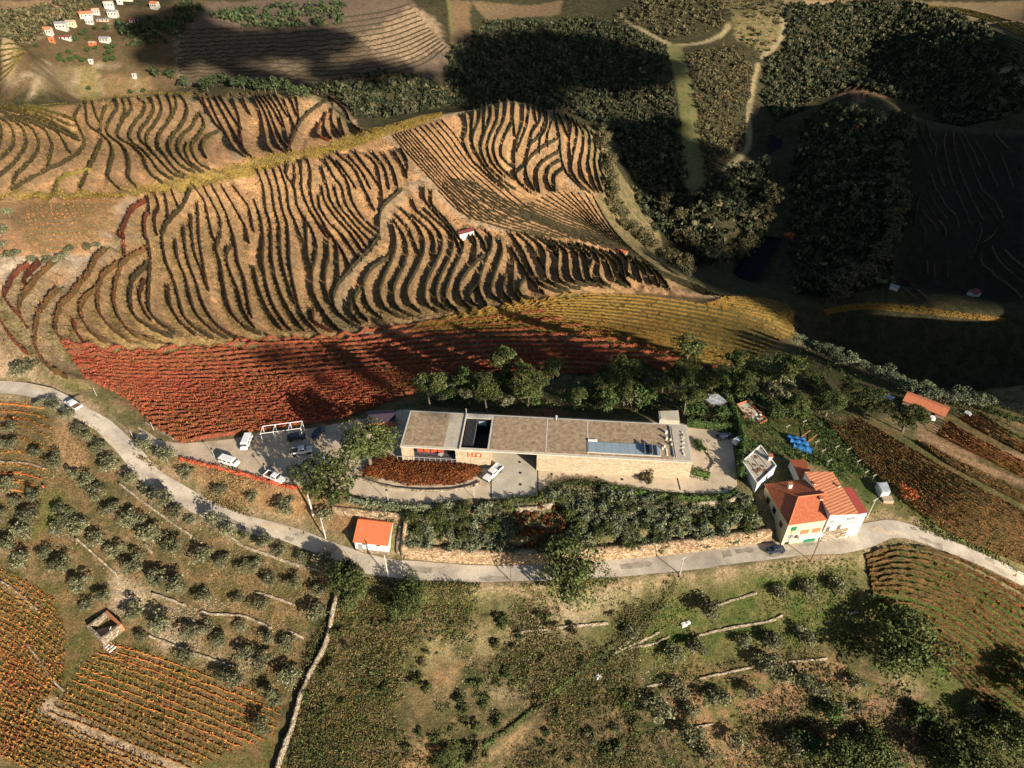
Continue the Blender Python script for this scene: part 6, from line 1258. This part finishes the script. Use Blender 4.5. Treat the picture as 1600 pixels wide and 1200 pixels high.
for u, v, s, lab in ((1068, 977, 1.3, 'larger white block lying on the green slope'), (1075, 974, .9, 'smaller white block lying on the green slope'), (935, 1058, 1.2, 'white boulder beside the ditch')): p = P1(u, v); o = MB().box((0, 0, .3), (s, s * .8, .6), .4, .85).out('pale_block', 'white_wall', bevel=.06); o.location = tuple(p); tag(o, lab, 'stone')
for u, v, s in ((975, 1008, .8), (968, 1014, .7), (962, 1020, .8), (981, 1003, 1.1)): p = P1(u, v); o = MB().box((0, 0, .3), (s, s * .8, .6), u, .7).out('boulder', 'soil_stone', bevel=.12); o.location = tuple(p); tag(o, 'pale boulder in the line at the upper end of the ditch', 'stone', 'boulders by the ditch')
# stones scattered over the terraces (too many to count)
def stones(txt, n, s0, s1, label):
    poly = [tuple(q[:2]) for q in P(*ps(txt).T)]; xs = [q[0] for q in poly]; ys = [q[1] for q in poly]; X = RNG.uniform(min(xs), max(xs), n * 4); Y = RNG.uniform(min(ys), max(ys), n * 4); k = inside(X, Y, poly) & (vnoise(X, Y, .2, 21) > .5); X, Y = X[k][:n], Y[k][:n]; Z = hz(X, Y); s = RNG.uniform(s0, s1, len(X)) ** 1
    base = np.array([[-.5, -.5, -.2], [.5, -.5, -.2], [.5, .5, -.2], [-.5, .5, -.2], [-.3, -.35, .5], [.35, -.3, .45], [.3, .35, .5], [-.35, .3, .4]]); fq = np.array([[4, 5, 6, 7], [0, 1, 5, 4], [1, 2, 6, 5], [2, 3, 7, 6], [3, 0, 4, 7]]); V = []
    a = RNG.random(len(X)) * 6.28; ca, sa = np.cos(a), np.sin(a); B = base[None] * s[:, None, None] * np.array([1, .8, .6]) + RNG.normal(size=(len(X), 8, 3)) * s[:, None, None] * .08
    V = np.stack([B[..., 0] * ca[:, None] - B[..., 1] * sa[:, None] + X[:, None], B[..., 0] * sa[:, None] + B[..., 1] * ca[:, None] + Y[:, None], B[..., 2] + Z[:, None]], -1).reshape(-1, 3); F = (fq[None] + np.arange(len(X))[:, None, None] * 8).reshape(-1, 4); return tag(mk('stones', V, F, 'soil_stone'), label, 'stones', kind='stuff')
stones('180,905 300,920 460,985 440,1090 330,1040 180,960', 1500, .12, .45, 'loose pale stones strewn between the terraces'); stones('60,760 200,720 420,860 500,900 300,905 100,880', 900, .12, .35, 'loose pale stones among the olive trees'); stones('690,1000 830,940 1000,930 980,1040 800,1120 650,1190', 600, .1, .35, 'pale rubble on the scrub slope'); stones('1000,1040 1250,1010 1420,1120 1300,1200 1000,1200', 700, .1, .35, 'pale stones on the brown earth')
# person
p = P1(71, 766); e = empty('person', tuple(p), .5, 'person in a red top and dark trousers standing among the olive trees', 'person')
def skin(parts, name, mat, par):
    me = bpy.data.meshes.new(name); vs = [q[0] for q in parts[0]]; me.from_pydata(vs, parts[1], []); o = bpy.data.objects.new(name, me); COL.objects.link(o); o.parent = par; o.modifiers.new('skin', 'SKIN'); 
    for i, q in enumerate(parts[0]): me.skin_vertices[0].data[i].radius = (q[1], q[1]); 
    me.skin_vertices[0].data[0].use_root = True; s_ = o.modifiers.new('sub', 'SUBSURF'); s_.levels = s_.render_levels = 1; me.materials.append(MATS[mat]); return o
skin(([((0, 0, .95), .15), ((0, 0, 1.2), .14), ((0, 0, 1.42), .16), ((0, 0, 1.52), .06), ((0, 0, 1.68), .1), ((0, .2, 1.4), .06), ((.05, .27, 1.12), .045), ((.14, .26, .88), .035), ((0, -.2, 1.4), .06), ((.05, -.27, 1.12), .045), ((.14, -.26, .88), .035), ((0, .1, .85), .1), ((.03, .11, .48), .07), ((0, .12, .06), .05), ((0, -.1, .85), .1), ((-.03, -.11, .48), .07), ((0, -.12, .06), .05)],
      [(0, 1), (1, 2), (2, 3), (3, 4), (2, 5), (5, 6), (6, 7), (2, 8), (8, 9), (9, 10), (0, 11), (11, 12), (12, 13), (0, 14), (14, 15), (15, 16)]), 'body', 'skin', e)
MB().cyl((0, 0, .92), (0, 0, 1.46), .2, .23, 10).out('red_top', 'shirt_red', e, bevel=.03)
for s in (-1, 1): MB().cyl((0, s * .11, .9), (0, s * .12, .08), .13, .08, 8).out('trouser_leg', 'trousers', e)
MB().cyl((0, 0, 1.62), (0, 0, 1.82), .115, .07, 10).out('hair', 'tyre', e)
# ---- far village
VIL = [(77, 54, 6, 5, 4.5, 1.5, .1, 'white_wall', 'orange_tile', 'white house with a red roof at the left end of the far village'), (82, 65, 4, 4, 2.5, .8, .3, 'orange_pale', 'orange_tile', 'small orange annexe below the leftmost village house'), (98, 46, 8.5, 6, 5.5, 1., .15, 'white_wall', 'grey_roof', 'white village house with a dark grey roof'), (112, 41, 7, 5, 4, 1., .1, 'cream_wall', 'tan_roof', 'cream village house with a tan roof'),
 (103, 61, 9, 4, 2.2, .8, .2, 'white_wall', 'dark_red', 'long low village house with a purple-red roof'), (136, 28, 10, 5.5, 4, 1.5, .35, 'white_wall', 'orange_tile', 'village house with a bright orange roof'), (151, 22, 6, 5, 4, 1., .3, 'white_wall', 'tan_roof', 'pale-roofed village house right of the bright orange one'), (161, 32, 10, 6, 1.5, .2, .3, 'tan_roof', 'grey_roof', 'low grey-topped terrace building in the village'),
 (141, 37, 6, 4, 3, .8, .2, 'white_wall', 'metal_pale', 'small white building below the bright orange roof'), (172, 13, 8, 6, 6, .5, .3, 'white_wall', 'roof_edge', 'tall white flat-topped house in the middle of the village'), (178, 26, 8, 6, 5, 1., .1, 'white_wall', 'grey_roof', 'white village house with grey roof below the tall white one'), (188, 6, 5, 5, 4, .8, .4, 'white_wall', 'roof_edge', 'small white house at the upper edge of the village'),
 (200, 1, 9, 5, 3, .8, .3, 'cream_wall', 'tan_roof', 'cream house cut by the top edge of the picture'), (243, 13, 7, 6, 5, 1.2, -.2, 'white_wall', 'orange_tile', 'white house with a red roof standing alone right of the village'), (165, 65, 8, 5, 3.2, 1., -.1, 'white_wall', 'grey_roof', 'white house with grey roof in the field below the village'), (145, 70, 5, 4, 2.2, .6, -.1, 'orange_pale', 'tan_roof', 'low orange shed left of the grey-roofed field house'),
 (143, 98, 3, 3, 2.6, .3, .1, 'white_wall', 'white_wall', 'tiny white cube hut among dark bushes in the fields'), (211, 121, 3, 3, 3, .3, .1, 'white_wall', 'roof_edge', 'tiny white hut at the end of the row of small vines'), (210, 35, 7, 4, 2.5, .8, .1, 'white_wall', 'dark_red', 'small house with a purple roof right of the village'), (192, 38, 9, 3, 1.5, .3, .15, 'tan_roof', 'tan_roof', 'long ruined pale wall building in the village'), (4, 58, 7, 5, 3, 1., .2, 'tan_roof', 'orange_tile', 'orange-roofed house at the far left edge')]
for (u, v, L, W, h, rh, a, wl, rf, lab) in VIL: gable('village_house', u, v, L * .9, W * .9, h * .85, rh, a, 'village_wall' if wl == 'white_wall' else wl, rf, lab, win=3 if L > 5 else 1)
for i, (u, v) in enumerate([(95, 88), (108, 84), (94, 95), (100, 97), (112, 95), (122, 93), (128, 96), (133, 95), (165, 86), (175, 84), (168, 96), (178, 94), (58, 73), (138, 80), (120, 63), (170, 76), (180, 74), (150, 76), (130, 55), (138, 60), (135, 50), (140, 140), (150, 45), (168, 45), (245, 122), (268, 122), (288, 135), (205, 145), (225, 143)]):
    p = P1(u, v + 2); tree('field_tree', 'dark' if u < 240 else 'greenfar', p[0], p[1], random.uniform(.8, 1.15), 'small round dark tree in the fields round the far village', 'tree', 'round trees near the far village')
# ---- clouds overhead: some read from their shade, others added unseen to cast shade
hedge('958,1006 920,1037 880,1069 840,1101 800,1136 740,1176 700,1203', 1.5, .8, 'dark overgrown ditch running diagonally down the scrub slope', 'oak_leaf', 30)['category'] = 'ditch'
def cloud(txt, label, h=430, r=15, step=17, puff=.7):
    w_ = P(*ps(txt).T); poly = [tuple(q[:2]) for q in w_]; zc = float(w_[:, 2].mean()); t = (h - zc) / SUN_V.z; xs = [q[0] for q in poly]; ys = [q[1] for q in poly]; rng = np.random.default_rng(len(txt))
    pts = [(x + rng.uniform(-4, 4), y + rng.uniform(-4, 4)) for x in np.arange(min(xs), max(xs), step) for y in np.arange(min(ys), max(ys), step) if inside(np.array([x]), np.array([y]), poly)[0]]
    bm = bmesh.new(); bmesh.ops.create_icosphere(bm, subdivisions=2, radius=1); bv = np.array([v.co for v in bm.verts]); bf = np.array([[v.index for v in f.verts] for f in bm.faces]); bm.free(); parts = []
    for x, y in pts:
        hh_ = h + rng.uniform(-4, 12); t = (hh_ - float(hz(x, y))) / SUN_V.z
        rr = r * rng.uniform(.7, 1.25); parts.append((bv * np.array([rr, rr, rr * puff]) * (1 + .12 * rng.normal(size=(len(bv), 1))) + np.array([x + SUN_V.x * t, y + SUN_V.y * t, hh_]), bf))
    if not parts: return
    V, F = join(parts); return tag(mk('cloud', V, F, 'cloud_white', smooth=True), label, kind='stuff')
cloud('225,20 300,15 330,50 300,115 230,108 215,70', 'small cloud above the far fields')
cloud('290,52 420,50 520,48 560,50 540,75 480,95 400,85 300,100', 'long thin cloud above the far hillside'); cloud('290,120 450,118 560,100 600,105 700,108 700,130 560,128 300,132', 'thin cloud band', step=14, r=11)
cloud('715,62 800,55 900,60 985,75 1040,95 1045,135 960,135 900,130 850,150 800,160 720,160', 'broad cloud above the gorge', step=15)
cloud('950,190 1000,200 1062,190 1068,290 1010,290 975,280', 'unseen cloud added to shade the river gorge', step=14); cloud('1200,180 1250,200 1330,230 1370,235 1370,300 1345,400 1320,460 1240,478 1150,462 1080,432 1100,405 1190,400 1225,330 1200,260', 'large unseen cloud added to shade the knoll', step=14)  # both clouds added out of view to darken gorge and knoll
cloud('1240,425 1330,400 1440,375 1520,430 1530,470 1440,462 1290,468', 'unseen cloud added to shade the valley floor', step=11, r=9); cloud('1255,492 1275,482 1290,500 1300,520 1268,530', 'small unseen cloud added to shade the foot of the golden spur', step=8, r=8)  # added out of view so the valley floor and spur foot go dark
cloud('385,530 440,535 520,560 600,585 690,600 680,608 620,615 560,605 470,580 400,555', 'unseen wisp added to cast shadows on the red vineyard', h=150, r=2.4, step=5.5, puff=.4); cloud('640,508 720,515 860,530 1000,560 1040,575 960,580 800,560 690,540', 'unseen wisp added to cast shadows on the upper red rows', h=150, r=2.2, step=6, puff=.4)  # low wisps added overhead to lay shadow patches on the rows
cloud('1380,100 1480,125 1530,180 1450,180 1390,140', 'unseen cloud added to shade the wood', step=13)  # added out of view to put the wood in shadow
# ---------------------------------------------------------------- one label for one thing: order within each group
def upix(o):
    p = np.array(o.location) - np.array([0, 0, CAM_H]); 
    if o.type == 'MESH' and o.name.startswith('vine_row'):
        n = len(o.data.vertices); v = o.data.vertices[n - n // 3].co; p = p + np.array(v)
    d = p[1] * CP - p[2] * SP; return 800 + FPX * p[0] / d, 600 - FPX * (p[1] * SP + p[2] * CP) / d
ONES = ['', 'first', 'second', 'third', 'fourth', 'fifth', 'sixth', 'seventh', 'eighth', 'ninth', 'tenth', 'eleventh', 'twelfth', 'thirteenth', 'fourteenth', 'fifteenth', 'sixteenth', 'seventeenth', 'eighteenth', 'nineteenth']
TENS = {2: ('twentieth', 'twenty'), 3: ('thirtieth', 'thirty'), 4: ('fortieth', 'forty'), 5: ('fiftieth', 'fifty'), 6: ('sixtieth', 'sixty'), 7: ('seventieth', 'seventy'), 8: ('eightieth', 'eighty'), 9: ('ninetieth', 'ninety')}
def ordw(n):
    if n < 20: return ONES[n]
    if n < 100: return TENS[n // 10][0] if n % 10 == 0 else TENS[n // 10][1] + '-' + ONES[n % 10]
    return '%dth' % n if n % 100 in (11, 12, 13) else '%d%s' % (n, {1: 'st', 2: 'nd', 3: 'rd'}.get(n % 10, 'th'))
FROMTOP = ('red vine rows', 'golden vine', 'curved vine', 'rusty vine', 'yellow vine rows', 'terrace rows', 'between tan', 'square plot', 'vine rows below', 'lower left edge', 'among the olives', 'valley crest', 'beyond the forest', 'on the flank', 'far corner', 'vine rows on the spur', 'dense vine')
bylab = {}
for o in COL.objects:
    if o.parent is None and o.get('label') and o.get('group'): bylab.setdefault((o['group'], o['label']), []).append(o)
for (g_, l_), L in bylab.items():
    if len(L) < 2: continue
    top = any(k in g_ for k in FROMTOP); L.sort(key=lambda o: upix(o)[1 if top else 0])
    base = ' '.join(l_.split()[:11]).rstrip(',')
    while base.split()[-1] in ('the', 'of', 'a', 'an', 'in', 'on', 'by', 'and', 'with', 'at', 'to', 'between', 'behind', 'above', 'below', 'beside', 'right', 'left', 'tan', 'dark', 'upper', 'lower'): base = ' '.join(base.split()[:-1])
    for i, o in enumerate(L): o['label'] = '%s, %s from the %s' % (base, ordw(i + 1), 'top' if top else 'left')
